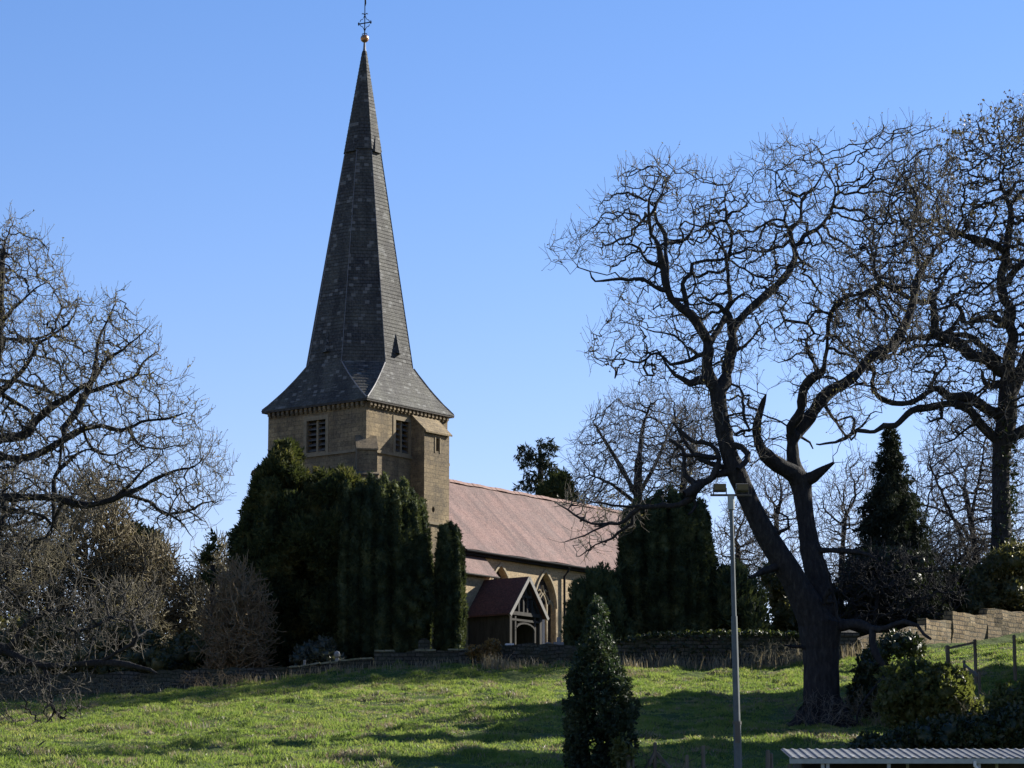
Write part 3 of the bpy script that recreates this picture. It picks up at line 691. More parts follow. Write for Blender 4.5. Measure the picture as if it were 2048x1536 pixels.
class Tree:
    def __init__(s, Y): s.Y = Y; s.p = []; s.par = []; s.r = []; s.px = []
    def add(s, p, par, r=0., px=(0, 0)):
        s.p.append(np.asarray(p, float)); s.par.append(par); s.r.append(r); s.px.append(px); return len(s.p) - 1
    def trace(s, crop, pts, d=None, step=.28, gnarl=.02):
        ox, oy, sc = CR[crop]; q = [(ox + a / sc, oy + b / sc, w / sc) for a, b, w in pts]
        k = mpp(s.Y)
        if s.p:
            dd = [(u[0] - q[0][0]) ** 2 + (u[1] - q[0][1]) ** 2 for u in s.px]; i0 = int(np.argmin(dd)); y0 = s.p[i0][1]
        else: i0 = -1; y0 = s.Y
        L = sum(math.hypot(q[i + 1][0] - q[i][0], q[i + 1][1] - q[i][1]) for i in range(len(q) - 1)) * k
        if d is None: d = rng.uniform(-.45, .45) * L
        d = float(np.clip(d, s.Y - 6.5 * max(1, s.Y / 115) - y0, s.Y + 6.5 * max(1, s.Y / 115) - y0)) if s.p else 0.
        run = 0.; last = i0
        if i0 < 0:
            last = s.add(P(q[0][0], q[0][1], y0), -1, q[0][2] * k / 2, q[0][:2])
        for i in range(len(q) - 1):
            a0 = np.array(q[max(i - 1, 0)]); a1 = np.array(q[i]); a2 = np.array(q[i + 1]); a3 = np.array(q[min(i + 2, len(q) - 1)])
            seg = math.hypot(a2[0] - a1[0], a2[1] - a1[1]) * k; n = max(1, int(round(seg / step)))
            for j in range(1, n + 1):
                t = j / n
                v = .5 * (2 * a1 + (a2 - a0) * t + (2 * a0 - 5 * a1 + 4 * a2 - a3) * t * t + (3 * a1 - a0 - 3 * a2 + a3) * t ** 3)
                u = (run + seg * t) / max(L, 1e-6); yy = y0 + d * u ** .8
                r = max(v[2] * k / 2 * 1.08, .012) * (1 + (.10 * rng.normal() if v[2] * k < .5 else .02 * rng.normal())); p = P(v[0], v[1], yy)
                if r < .12: p = p + rng.normal(0, gnarl, 3)
                last = s.add(p, last, r, (v[0], v[1]))
            run += seg
        return last
    def grow(s, att, step=.28, di=3., dk=.5, jit=.35, up=.0, maxit=120, only=None):
        A = np.asarray(att, float); Pn = np.array(s.p)
        near = np.zeros(len(A), int); dist = np.full(len(A), 1e9)
        cand = np.arange(len(Pn)) if only is None else np.asarray(only)
        def upd(ids):
            nonlocal near, dist
            for a in range(0, len(A), 1500):
                D = np.linalg.norm(A[a:a + 1500, None] - Pn[None, ids], axis=2); m = D.argmin(1); v = D[np.arange(len(m)), m]
                b = v < dist[a:a + 1500]; near[a:a + 1500][b] = ids[m[b]]; dist[a:a + 1500][b] = v[b]
        for a in range(0, len(cand), 1500): upd(cand[a:a + 1500])
        pd = {}
        for it in range(maxit):
            lim = di if it > 3 else di * 3
            act = (dist < lim) & (dist > dk)
            if not act.any(): break
            ids, inv = np.unique(near[act], return_inverse=True)
            v = A[act] - Pn[near[act]]; v /= np.linalg.norm(v, axis=1)[:, None]
            S = np.zeros((len(ids), 3)); np.add.at(S, inv, v); S /= np.linalg.norm(S, axis=1)[:, None] + 1e-9
            S += rng.normal(0, jit, S.shape); S[:, 2] += up; S /= np.linalg.norm(S, axis=1)[:, None]
            newp = Pn[ids] + S * step
            base = len(s.p)
            for i, q in zip(ids, newp): s.add(q, int(i))
            Pn = np.concatenate([Pn, newp]); nid = np.arange(base, len(s.p))
            upd(nid)
            A_keep = dist > dk; A = A[A_keep]; near = near[A_keep]; dist = dist[A_keep]
            if not len(A): break
    def finish(s, tip=.008, ex=2.3, cap=.85):
        n = len(s.p); par = np.array(s.par); tr = np.array(s.r); acc = np.zeros(n)
        r = np.zeros(n)
        for i in range(n - 1, -1, -1):
            r[i] = tr[i] if tr[i] > 0 else max(tip, acc[i] ** (1 / ex))
            if par[i] >= 0: acc[par[i]] += r[i] ** ex
        for i in range(n):
            if par[i] >= 0 and tr[i] <= 0: r[i] = min(r[i], r[par[i]] * (1. if tr[par[i]] <= 0 else cap))
        s.R = r
    def twigs(s, rmax=.03, prob=.8, L=(.35, .8), seg=.16, up=.25, jit=.35, tipr=.006, ntip=3):
        n = len(s.p); par = s.par; nch = np.zeros(n, int)
        for i in range(n):
            if par[i] >= 0: nch[par[i]] += 1
        base = []
        for i in range(n):
            if s.R[i] > rmax or par[i] < 0: continue
            k = ntip if nch[i] == 0 else (1 if rng.random() < prob else 0)
            for _ in range(k): base.append(i)
        for i in base:
            d = s.p[i] - s.p[par[i]]; d = d / (np.linalg.norm(d) + 1e-9)
            v = d + rng.normal(0, .75, 3); v[2] += up; v /= np.linalg.norm(v)
            ln = rng.uniform(*L); m = max(2, int(ln / seg)); last = i; q = s.p[i]
            for j in range(m):
                v = v + rng.normal(0, jit, 3); v[2] += up * .5; v /= np.linalg.norm(v); q = q + v * ln / m
                last = s.add(q, last); 
        s.R = np.concatenate([s.R, np.full(len(s.p) - n, tipr)])
        # keep twig bases fine
    def mesh(s, name, mats, parent, origin, split=.04, leaf=None):
        P_ = np.array(s.p) - origin; par = np.array(s.par); r = s.R; n = len(P_)
        main = np.full(n, -1)
        for i in range(n):
            q = par[i]
            if q >= 0 and (main[q] < 0 or r[i] > r[main[q]]): main[q] = i
        tan = np.zeros((n, 3)); hp = par >= 0
        tan[hp] = P_[hp] - P_[par[hp]]; tan /= np.linalg.norm(tan, axis=1)[:, None] + 1e-9
        own = tan.copy(); hm = main >= 0; tan[hm] += own[main[hm]]; tan /= np.linalg.norm(tan, axis=1)[:, None] + 1e-9
        fx = np.zeros((n, 3)); ref = np.array([1., .1, 0])
        for i in range(n):
            v = fx[par[i]] if par[i] >= 0 else ref
            t = tan[i]; v = v - t * (v @ t); l = math.sqrt(v @ v)
            if l < 1e-3: v = np.cross(t, (.3, .9, .1)); l = math.sqrt(v @ v)
            fx[i] = v / l
        fy = np.cross(tan, fx)
        e = np.where(hp)[0]; pe = par[e]; ism = main[pe] == e
        for part, sel in (('trunk', r[e] >= split), ('crown', r[e] < split)):
            Vs, Fs = [], []; off = 0
            for lo, hi, k in ((.10, 9, 10), (.035, .10, 6), (.014, .035, 4), (0, .014, 3)):
                m = sel & (r[e] >= lo) & (r[e] < hi)
                if not m.any(): continue
                i = e[m]; j = pe[m]; im = ism[m]
                r0 = np.where(im, r[j], np.minimum(r[j], r[i] * 1.35)); r0 = np.minimum(r0, r[i] * 2.2)
                x0 = np.where(im[:, None], fx[j], fx[i]); y0 = np.where(im[:, None], fy[j], fy[i])
                a = np.arange(k) * 2 * np.pi / k; ca, sa = np.cos(a), np.sin(a)
                
                b0 = P_[j][:, None] + (x0[:, None] * ca[None, :, None] + y0[:, None] * sa[None, :, None]) * r0[:, None, None]
                b1 = P_[i][:, None] + (fx[i][:, None] * ca[None, :, None] + fy[i][:, None] * sa[None, :, None]) * r[i][:, None, None]
                V = np.concatenate([b0, b1], 1).reshape(-1, 3); o = off + np.arange(len(i))[:, None] * 2 * k; q = np.arange(k)
                F = np.stack([o + q, o + (q + 1) % k, o + k + (q + 1) % k, o + k + q], -1).reshape(-1, 4)
                Vs.append(V); Fs.append(F); off += len(V)
            if Vs:
                ob = mesh_np(part, np.concatenate(Vs), Fs, mats[0 if part == 'trunk' else 1], parent, smooth=True)
                if part == 'crown': crown = ob
        return crown
    def tips(s, rmax=.012): return np.array(s.p)[s.R <= rmax]
def polycloud(poly, Y, n, thick, Wm=None):
    poly = np.asarray(poly, float); lo = poly.min(0); hi = poly.max(0); out = []
    while len(out) < n:
        x = rng.uniform(lo[0], hi[0], n * 2); y = rng.uniform(lo[1], hi[1], n * 2); m = inpoly(poly, x, y); x, y = x[m], y[m]
        e = edgedist(poly, x, y) * mpp(Y); W = thick; ch = np.sqrt(np.clip(W * W - np.clip(W - e, 0, W) ** 2, .04, None))
        u = rng.uniform(-1, 1, len(x)) * ch
        out += [P(a, b, Y + c_) for a, b, c_ in zip(x, y, u)]
    return np.array(out[:n])
def leaves(name, C, mt, parent, origin, L, w, m=1, D=None, spread=.8, up=0., sizevar=.5):
    """small folded leaf / spray faces: a diamond of two triangles round each point"""
    C = np.repeat(np.asarray(C, float), m, 0); n = len(C)
    d = rng.normal(0, spread, (n, 3))
    if D is not None: d += np.repeat(np.asarray(D, float), m, 0)
    d[:, 2] += up; d /= np.linalg.norm(d, axis=1)[:, None] + 1e-9
    s = np.cross(d, rng.normal(0, 1, (n, 3))); s /= np.linalg.norm(s, axis=1)[:, None] + 1e-9; nn = np.cross(d, s)
    sz = (1 + sizevar * rng.uniform(-1, 1, n))[:, None]; l = L * sz; ww = w * sz * .5
    C = C - origin + rng.normal(0, L * .25, (n, 3))
    a = C - d * l * .3; b_ = C + d * l * .15 + s * ww; c_ = C + d * l * .7; e = C + d * l * .15 - s * ww; f = C + d * l * .15 + nn * ww * .35
    V = np.concatenate([a, b_, c_, e, f]); i = np.arange(n)
    T = np.concatenate([np.stack([i, i + n, i + 4 * n], 1), np.stack([i + n, i + 2 * n, i + 4 * n], 1), np.stack([i + 2 * n, i + 3 * n, i + 4 * n], 1), np.stack([i + 3 * n, i, i + 4 * n], 1)])
    return mesh_np(name, V, T, mt, parent)

# --- the big oak in the pasture
Yo = 100.
t = Tree(Yo)
E_, B_, A_, S6 = 'E', 'B', 'A', '6'
t.trace(E_, [(655, 1400, 300), (652, 1330, 215), (646, 1250, 185), (648, 1100, 178), (645, 950, 178), (640, 830, 205), (640, 760, 225)], 0)
t.trace(E_, [(640, 780, 200), (590, 700, 165), (530, 590, 135), (470, 480, 122), (400, 370, 112), (340, 270, 105), (280, 150, 95), (225, 30, 95)], -1.2)
t.trace(B_, [(400, 1118, 135), (350, 1000, 140), (310, 900, 125), (280, 800, 108), (260, 700, 104), (240, 600, 104), (220, 480, 108), (212, 390, 125)], -.4)
t.trace(B_, [(212, 390, 110), (150, 300, 90), (130, 200, 78), (140, 100, 74), (135, 0, 72)], -.4)
t.trace(A_, [(968, 1355, 58), (930, 1290, 58), (870, 1200, 54), (800, 1150, 48), (745, 1100, 42), (720, 1040, 40), (700, 950, 38), (680, 850, 34), (665, 760, 28), (620, 700, 20), (605, 600, 17), (610, 480, 13), (650, 400, 9), (640, 330, 6)], -1.5)
t.trace(A_, [(715, 1020, 34), (725, 900, 26), (703, 800, 26), (708, 700, 27), (655, 630, 24), (640, 540, 18), (680, 460, 12), (720, 360, 8)])
t.trace(A_, [(680, 890, 24), (590, 860, 18), (550, 790, 15), (500, 760, 12), (420, 760, 10), (360, 690, 9), (270, 690, 5)])
t.trace(A_, [(720, 1060, 28), (640, 1025, 22), (570, 980, 20), (440, 975, 17), (380, 980, 14), (285, 990, 12), (240, 930, 9), (170, 905, 7), (125, 945, 4), (70, 885, 3), (10, 870, 2)])
t.trace(A_, [(440, 970, 10), (400, 930, 8), (350, 955, 8), (290, 940, 7), (180, 910, 6), (140, 850, 5), (90, 800, 4), (40, 780, 3)])
t.trace(A_, [(175, 905, 6), (180, 850, 5), (200, 780, 4), (160, 690, 3)])
t.trace(A_, [(840, 1170, 38), (835, 1090, 32), (812, 1010, 25), (868, 945, 25), (870, 885, 22), (960, 865, 18), (1085, 855, 18)], .3)
t.trace(A_, [(760, 1085, 30), (830, 1105, 24), (880, 1060, 14), (900, 1010, 12), (880, 960, 12)], .2)
t.trace(A_, [(705, 750, 18), (820, 740, 15), (885, 650, 12), (880, 560, 8), (850, 480, 6)])
t.trace(A_, [(820, 735, 12), (800, 660, 10), (820, 600, 7)])
t.trace(A_, [(680, 860, 14), (640, 940, 14), (640, 1000, 12)], .2)
t.trace(B_, [(230, 400, 100), (270, 320, 88), (290, 200, 82), (315, 100, 80), (330, 0, 74)], .6)
t.trace(A_, [(1120, 1355, 62), (1112, 1250, 54), (1090, 1190, 44)], .2)
t.trace(A_, [(1125, 1300, 55), (1150, 1255, 50), (1200, 1190, 48), (1300, 1100, 46), (1400, 1010, 44), (1470, 930, 41), (1510, 830, 37), (1480, 740, 28), (1475, 690, 25)], 1.8)
t.trace(A_, [(1475, 700, 22), (1440, 620, 18), (1450, 570, 14), (1400, 460, 10), (1390, 380, 8), (1340, 330, 5)])
t.trace(S6, [(1012, 535, 16), (1030, 510, 16), (1055, 480, 15), (1055, 400, 12), (1110, 350, 9), (1150, 280, 6), (1130, 200, 4)])
t.trace(S6, [(1050, 600, 22), (1065, 550, 18), (1140, 505, 14), (1185, 430, 11), (1190, 350, 8), (1150, 280, 6)])
t.trace(A_, [(1090, 1190, 40), (1085, 1165, 36), (1110, 1110, 24), (1100, 1000, 22), (1090, 870, 22), (1115, 760, 20), (1112, 680, 20), (1085, 620, 17), (1075, 500, 10), (1065, 400, 7)], .5)
t.trace(A_, [(1085, 840, 14), (1020, 740, 11), (960, 640, 9), (945, 560, 7), (960, 480, 5)])
t.trace(A_, [(1080, 800, 12), (1030, 690, 9), (990, 600, 7)])
t.trace(A_, [(1085, 630, 14), (1120, 570, 14), (1190, 540, 9), (1230, 470, 5)])
t.trace(A_, [(1100, 1150, 30), (1140, 1100, 22), (1175, 1065, 12)], -.3)
t.trace(A_, [(1085, 1190, 34), (1055, 1170, 28), (1045, 1135, 22)], -.2)
t.trace(A_, [(985, 1370, 35), (1040, 1270, 33), (1078, 1195, 33)], .8)
t.trace(A_, [(1090, 850, 14), (1200, 920, 11), (1270, 960, 11), (1370, 970, 11)], .8)
t.trace(A_, [(1370, 1000, 18), (1390, 930, 14), (1375, 820, 11), (1380, 700, 9), (1350, 650, 5)])
t.trace(A_, [(1150, 1420, 18), (1240, 1350, 13), (1280, 1260, 9), (1240, 1180, 7)])
t.trace(B_, [(150, 300, 70), (60, 310, 62), (0, 335, 46)], -.3)
t.trace(S6, [(600, 1140, 25), (545, 1112, 15), (520, 1080, 10), (470, 1010, 7), (400, 1050, 5)])
t.trace(A_, [(940, 1435, 26), (860, 1470, 25), (740, 1500, 20), (660, 1430, 16), (550, 1490, 13), (450, 1470, 11), (330, 1480, 8), (250, 1450, 5)])
t.trace(A_, [(870, 1430, 14), (770, 1330, 12), (640, 1300, 8), (520, 1250, 6), (430, 1240, 4)])
t.trace(A_, [(900, 1440, 20), (870, 1400, 14), (830, 1390, 12), (770, 1290, 9), (750, 1190, 7)])
t.trace(B_, [(310, 1010, 66), (200, 1040, 56), (100, 1095, 60), (40, 1140, 70), (-40, 1190, 50)], -.5)
t.trace('X', [(1395, 985, 15), (1372, 1005, 12), (1340, 1012, 10), (1280, 1015, 10), (1250, 1040, 8), (1200, 1050, 5), (1150, 1030, 4), (1110, 1003, 2)], 2.)
t.trace('X', [(1290, 1012, 7), (1240, 1012, 5), (1180, 1004, 3)], .5)
t.trace('X', [(1275, 1040, 6), (1225, 1075, 5), (1190, 1090, 3), (1160, 1112, 2)], .7)
t.trace('X', [(1210, 1050, 4), (1170, 1070, 3), (1130, 1082, 2)], -.4)
t.trace('X', [(1420, 965, 12), (1440, 915, 11), (1420, 890, 9), (1380, 880, 9), (1350, 850, 6)])
t.trace('X', [(1400, 975, 12), (1370, 950, 8), (1365, 900, 8), (1340, 880, 6)])
t.trace('X', [(1395, 990, 10), (1392, 1010, 6), (1375, 1030, 4)])
t.trace('X', [(1465, 940, 10), (1430, 930, 10), (1390, 910, 9), (1360, 870, 6)])
t.trace(B_, [(310, 800, 60), (390, 810, 42), (440, 870, 44), (430, 930, 44), (370, 990, 50)], -.5)
t.trace(B_, [(310, 375, 20), (380, 360, 17), (410, 420, 20), (405, 520, 21), (425, 620, 25), (460, 690, 22), (400, 705, 22), (345, 720, 22)], -.6)
t.trace(B_, [(280, 580, 14), (400, 560, 14)], -.3)
t.trace(B_, [(210, 920, 40), (100, 885, 34), (0, 890, 25), (-80, 880, 15)], -1)
t.trace(E_, [(640, 800, 200), (655, 690, 150), (640, 580, 125), (615, 470, 118), (590, 370, 105), (570, 250, 90), (555, 150, 90), (545, 60, 98), (540, 10, 120)], .9)
t.trace(B_, [(850, 1090, 185), (790, 1020, 130), (720, 985, 112), (620, 920, 98), (550, 840, 75), (515, 740, 60), (515, 640, 55), (530, 560, 48), (570, 470, 34), (605, 380, 5)], -1.3)
t.trace(B_, [(840, 1080, 150), (800, 960, 98), (788, 850, 92), (788, 745, 92)], .3)
t.trace(B_, [(780, 760, 70), (772, 670, 65), (838, 580, 65), (860, 480, 65), (872, 380, 75), (930, 300, 72), (1000, 250, 60), (1022, 235, 45)], -1.2)
t.trace(B_, [(1022, 240, 30), (1045, 140, 28), (1055, 0, 28)], -.3)
t.trace(S6, [(1160, 970, 15), (1172, 870, 16), (1230, 800, 15), (1310, 780, 13), (1380, 735, 12), (1350, 680, 9), (1360, 600, 7)])
t.trace(S6, [(1172, 880, 12), (1110, 830, 8), (1060, 820, 6)])
t.trace(B_, [(1000, 240, 26), (960, 170, 24), (915, 110, 24), (888, 0, 20)], -.5)
t.trace(S6, [(1082, 965, 12), (1108, 945, 13), (1088, 908, 12), (990, 885, 10), (970, 850, 8), (1005, 800, 7), (930, 770, 5)])
t.trace(S6, [(1120, 1050, 14), (1070, 1000, 10), (1080, 960, 10)], .2)
t.trace(B_, [(800, 760, 85), (850, 680, 92), (920, 590, 92), (1010, 460, 94), (1100, 380, 84), (1200, 325, 84), (1290, 250, 74), (1390, 130, 78), (1460, 85, 78), (1536, 60, 68)], 1.5)
t.trace('D', [(400, 300, 56), (470, 200, 56), (520, 100, 54), (550, 0, 52)], .6)
t.trace('C', [(550, 1225, 48), (580, 1080, 44), (620, 1010, 38)], .3)
t.trace('C', [(590, 1050, 34), (570, 960, 26), (540, 860, 28), (530, 790, 30), (560, 720, 25), (575, 600, 20), (520, 500, 12), (430, 400, 8), (420, 250, 5)])
t.trace('C', [(620, 1010, 28), (655, 960, 20), (700, 890, 15), (770, 850, 12), (790, 800, 8)])
t.trace('C', [(640, 985, 18), (580, 930, 16), (560, 900, 14)], .2)
t.trace('C', [(535, 800, 22), (480, 760, 20), (430, 640, 10), (340, 620, 6)])
t.trace('C', [(555, 730, 18), (640, 740, 11), (760, 700, 9), (800, 620, 6)])
t.trace(B_, [(1050, 520, 25), (1090, 590, 22), (1150, 680, 18), (1195, 735, 16)], -.4)
t.trace(B_, [(1400, 180, 30), (1415, 260, 28), (1400, 380, 28), (1460, 440, 28), (1536, 470, 24)], .6)
t.trace(B_, [(880, 750, 22), (930, 790, 18), (950, 830, 14)], .5)
t.trace(B_, [(880, 1110, 90), (950, 1050, 78), (1040, 985, 50), (1110, 948, 24), (1195, 940, 4)], -.8)
t.trace(E_, [(700, 790, 75), (760, 775, 60), (850, 768, 50), (920, 795, 40), (1000, 785, 28), (1090, 755, 25), (1160, 785, 22), (1230, 850, 14)], -2.2)
t.trace(E_, [(925, 800, 40), (918, 870, 36), (955, 960, 34), (1005, 1025, 20), (1060, 1075, 14), (1075, 1130, 7)], -.6)
t.trace(E_, [(1005, 1030, 14), (930, 1110, 12), (850, 1210, 10), (835, 1300, 9)], -.5)
t.trace(E_, [(595, 378, 30), (700, 374, 28), (820, 385, 24), (900, 400, 15), (960, 445, 8)], -1.4)
t.trace(E_, [(730, 765, 22), (720, 680, 20), (700, 570, 17), (668, 430, 12)], -.2)
t.trace(E_, [(690, 640, 34), (660, 650, 30), (690, 590, 28)], -.4)
t.trace(E_, [(600, 700, 20), (560, 640, 14)], -.4)
t.trace(E_, [(412, 460, 38), (330, 492, 28), (260, 522, 16)], -1.)
t.trace(E_, [(410, 270, 30), (465, 255, 20), (470, 200, 12), (400, 170, 14), (415, 140, 10)], -.6)
t.trace(E_, [(560, 900, 30), (520, 890, 20), (450, 880, 8)], -.6)
oak_poly = [(1112, 535), (1105, 500), (1150, 455), (1205, 395), (1245, 320), (1330, 308), (1400, 325), (1435, 350), (1470, 322), (1500, 350), (1508, 312), (1560, 262), (1600, 285), (1645, 278), (1690, 312), (1700, 395), (1718, 270), (1780, 248), (1890, 245),
            (1925, 330), (1915, 450), (1880, 560), (1850, 690), (1800, 780), (1720, 850), (1690, 905), (1655, 860), (1600, 800), (1530, 690), (1500, 780), (1560, 880), (1500, 960), (1440, 900), (1390, 985), (1330, 960), (1335, 790), (1270, 775), (1215, 752), (1160, 712), (1172, 670), (1250, 620), (1215, 600), (1235, 560), (1330, 590), (1250, 545), (1170, 530)]
n_tr = len(t.p)
att = polycloud(oak_poly, Yo, 5400, 5.)
t.grow(att, .24, 2.5, .40, .5, .05, 110)
roofp = [(1105, 1000), (1160, 985), (1290, 1000), (1290, 1050), (1230, 1085), (1160, 1120), (1140, 1080), (1170, 1050), (1120, 1030)]
t.grow(polycloud(roofp, Yo + 1, 260, 2.), .2, 2., .3, .45, 0, 40)
t.finish(.0155, 2.02, .9); t.twigs(.02, .35, (.25, .85), .16, .35, .26, .0066, 4)
org = np.array([t.p[0][0], t.p[0][1], g1(t.p[0][0], t.p[0][1])])
oak = empty('oak_tree', tuple(org), 0, 'big bare oak with two leaning trunks and a broken stub beside the lamp pole', 'tree')
t.mesh('oak', (M['bark'], M['twig']), oak, org, .0185)
tp = t.tips(.0067); tp = tp[rng.random(len(tp)) < .22]
leaves('buds', tp, M['bud'], oak, org, .07, .035, 1)
print('oak nodes', len(t.p))
mb = MB()
for k, a in enumerate((-2.7, -2.1, -1.5, -.9, -.3, .6, 2.2, 3.4)):
    dx, dy = math.cos(a), math.sin(a); r0 = .30 * rng.uniform(.8, 1.15); l = rng.uniform(1.0, 1.7); pts = []
    for u in (.25, .5, .75, 1.):
        x, y = dx * (.35 + l * u * .8) + rng.normal(0, .04), dy * (.35 + l * u * .8); pts.append((x, y, g1(org[0] + x, org[1] + y) - org[2] + .75 * (1 - u) ** 2.2 - .02))
    mb.tube([(dx * .3, dy * .3, 1.25)] + pts, [.2, r0, r0 * .72, r0 * .45, r0 * .2], 7)
mb.build('roots', M['bark'], oak, True)
# sprouts at the foot of the trunk
def small_twiggy(px, py, Yd, hgt, n, spread, mt, name, label, cat, parent=None, org=None, tip=.008, dens=300):
    b = P(px, py, Yd); b[2] = g1(b[0], b[1]) - .05; tt = Tree(Yd); i = tt.add(b, -1, .05)
    st = []
    for k in range(n):
        a = rng.uniform(0, 2 * np.pi); o_ = b + [math.cos(a) * spread * .3, math.sin(a) * spread * .3, 0.]; j = tt.add(o_, i, .03); tt.add(o_ + [0, 0, hgt * .15], j, .025)
    q = rng.normal(0, 1, (dens * 3, 3)); q /= np.linalg.norm(q, axis=1)[:, None]; q *= rng.random((len(q), 1)) ** .4; q = q[q[:, 2] > -.55][:dens]
    att = b + [0, 0, hgt * .45] + q * [spread, spread, hgt * .55]
    att = att[att[:, 2] > b[2] + .05]
    tt.grow(att, .16, 3., .22, .4, .02, 60); tt.finish(.007, 2.2); tt.twigs(.02, .5, (.2, .5), .14, .15, .4, tip * .75, 2)
    o = parent or empty(name, tuple(b), 0, label, cat)
    tt.mesh(name, (mt, mt), o, b if parent is None else org, .02); return o, tt, b
small_twiggy(1640, 1450, 98.8, 1.3, 8, 1.5, M['twig'], 'sprouts', None, None, oak, org)

# --- right-hand oak, ivy clad
Yr = 165.
t = Tree(Yr); STEP=.42; D_, C_ = 'D', 'C'
t.trace('X', [(2006, 1300, 60), (2005, 1240, 46), (2003, 1100, 40), (2003, 1000, 36)], 0)
t.trace(D_, [(1090, 1210, 112), (1085, 1050, 100), (1095, 900, 108), (1125, 700, 118), (1130, 500, 95)], 0)
t.trace(D_, [(1130, 500, 90), (1138, 330, 66), (1165, 230, 62), (1140, 150, 62), (1150, 60, 60), (1105, 0, 55)], -.5)
t.trace(C_, [(1105, 1229, 55), (1085, 1100, 48), (1110, 1000, 48), (1125, 880, 46), (1150, 700, 36), (1120, 600, 24), (1080, 480, 14), (1090, 330, 8)], -.6)
t.trace(C_, [(1110, 1130, 34), (1180, 1040, 36), (1240, 990, 40), (1300, 950, 40)], .6)
t.trace(C_, [(1125, 960, 44), (1100, 920, 46), (1000, 870, 42), (880, 840, 34), (780, 800, 24), (700, 780, 14), (600, 790, 8)], -1)
t.trace(C_, [(1130, 1390, 52), (1040, 1335, 35), (950, 1340, 26), (870, 1370, 25), (850, 1310, 22), (810, 1260, 20), (700, 1290, 14)], -1.4)
t.trace(C_, [(850, 1320, 18), (790, 1400, 20), (740, 1430, 20)], .3)
t.trace(D_, [(1095, 450, 72), (990, 360, 62), (900, 340, 68), (840, 270, 60), (760, 240, 58), (690, 205, 62), (680, 100, 40), (670, 0, 34)], -1.6)
t.trace(C_, [(668, 1229, 32), (700, 1160, 22), (730, 1110, 16), (620, 1080, 12)])
t.trace(C_, [(660, 1240, 30), (560, 1235, 22), (480, 1190, 30), (380, 1130, 30), (320, 1100, 26), (310, 1000, 14), (290, 900, 8)])
t.trace(C_, [(380, 1130, 22), (230, 1210, 16), (100, 1260, 14), (40, 1300, 10)])
t.trace(C_, [(470, 1180, 16), (400, 1060, 12), (440, 930, 8)])
t.trace(D_, [(690, 220, 45), (600, 235, 26), (500, 242, 20), (420, 330, 16), (340, 370, 10)])
t.trace(D_, [(1080, 385, 50), (980, 295, 40), (900, 225, 34), (800, 212, 28), (720, 215, 25)], -.4)
t.trace(D_, [(760, 260, 30), (720, 280, 20), (600, 280, 16), (530, 300, 14), (450, 330, 10)])
t.trace(D_, [(1085, 710, 72), (990, 665, 60), (890, 600, 66), (780, 600, 58), (700, 545, 40), (650, 560, 30), (540, 628, 30), (420, 632, 30), (330, 592, 25), (300, 500, 18), (310, 410, 12)], -2)
t.trace(D_, [(650, 560, 24), (680, 480, 14), (750, 380, 11), (710, 290, 8)])
t.trace(D_, [(1065, 860, 62), (970, 775, 54), (900, 680, 48), (830, 640, 44), (740, 640, 38), (650, 660, 42), (540, 680, 40), (440, 770, 34), (370, 772, 31), (310, 808, 25), (200, 805, 24), (130, 850, 21), (40, 880, 17), (-50, 890, 9)], -2.6)
t.trace(D_, [(720, 660, 25), (720, 720, 20), (650, 745, 12)], -.3)
t.trace(D_, [(180, 800, 20), (185, 740, 16), (165, 715, 12), (70, 745, 9)], .4)
t.trace(D_, [(1082, 530, 36), (990, 510, 30), (970, 440, 22)], -.5)
t.trace(D_, [(920, 770, 18), (860, 800, 14), (780, 870, 11), (660, 890, 6)])
t.trace('X', [(2015, 800, 26), (2060, 700, 24), (2100, 560, 20), (2130, 420, 12)], 1)
t.trace('X', [(2012, 880, 22), (2080, 840, 20), (2170, 760, 14), (2240, 640, 8)], .5)
r_poly = [(1660, 720), (1650, 600), (1690, 480), (1730, 400), (1800, 340), (1870, 330), (1905, 265), (1950, 238), (2030, 198), (2150, 180), (2290, 300), (2330, 600), (2260, 850), (2120, 930), (2040, 900), (1960, 860), (1880, 880), (1800, 800), (1740, 760)]
att = polycloud(r_poly, Yr, 7400, 8.)
t.grow(att, .36, 3.7, .56, .55, .03, 110)
t.finish(.025, 2.02, .9); t.twigs(.034, .35, (.4, 1.3), .24, .35, .26, .0108, 4)
org = np.array([t.p[0][0], t.p[0][1], g1(t.p[0][0], t.p[0][1])])
oak2 = empty('oak_tree', tuple(org), 0, 'ivy clad oak at the right edge with long sinuous limbs and brownish leafy top', 'tree')
t.mesh('oak', (M['bark'], M['twig']), oak2, org, .03)
tp = t.tips(.0109); w_ = np.clip((tp[:, 2] - P(0, 600, Yr)[2]) / 9, 0, 1) * .22 + .02
tp = tp[rng.random(len(tp)) < w_]
leaves('leaves', tp, M['drybud'], oak2, org, .21, .12, 2)
iv = polycloud([(1985, 1290), (1975, 1150), (1990, 1000), (1985, 900), (2005, 780), (2030, 780), (2035, 950), (2030, 1100), (2050, 1300)], Yr, 1300, 1.2)
leaves('ivy', iv, M['ivy'], oak2, org, .18, .12, 3)
print('oak2', len(t.p))

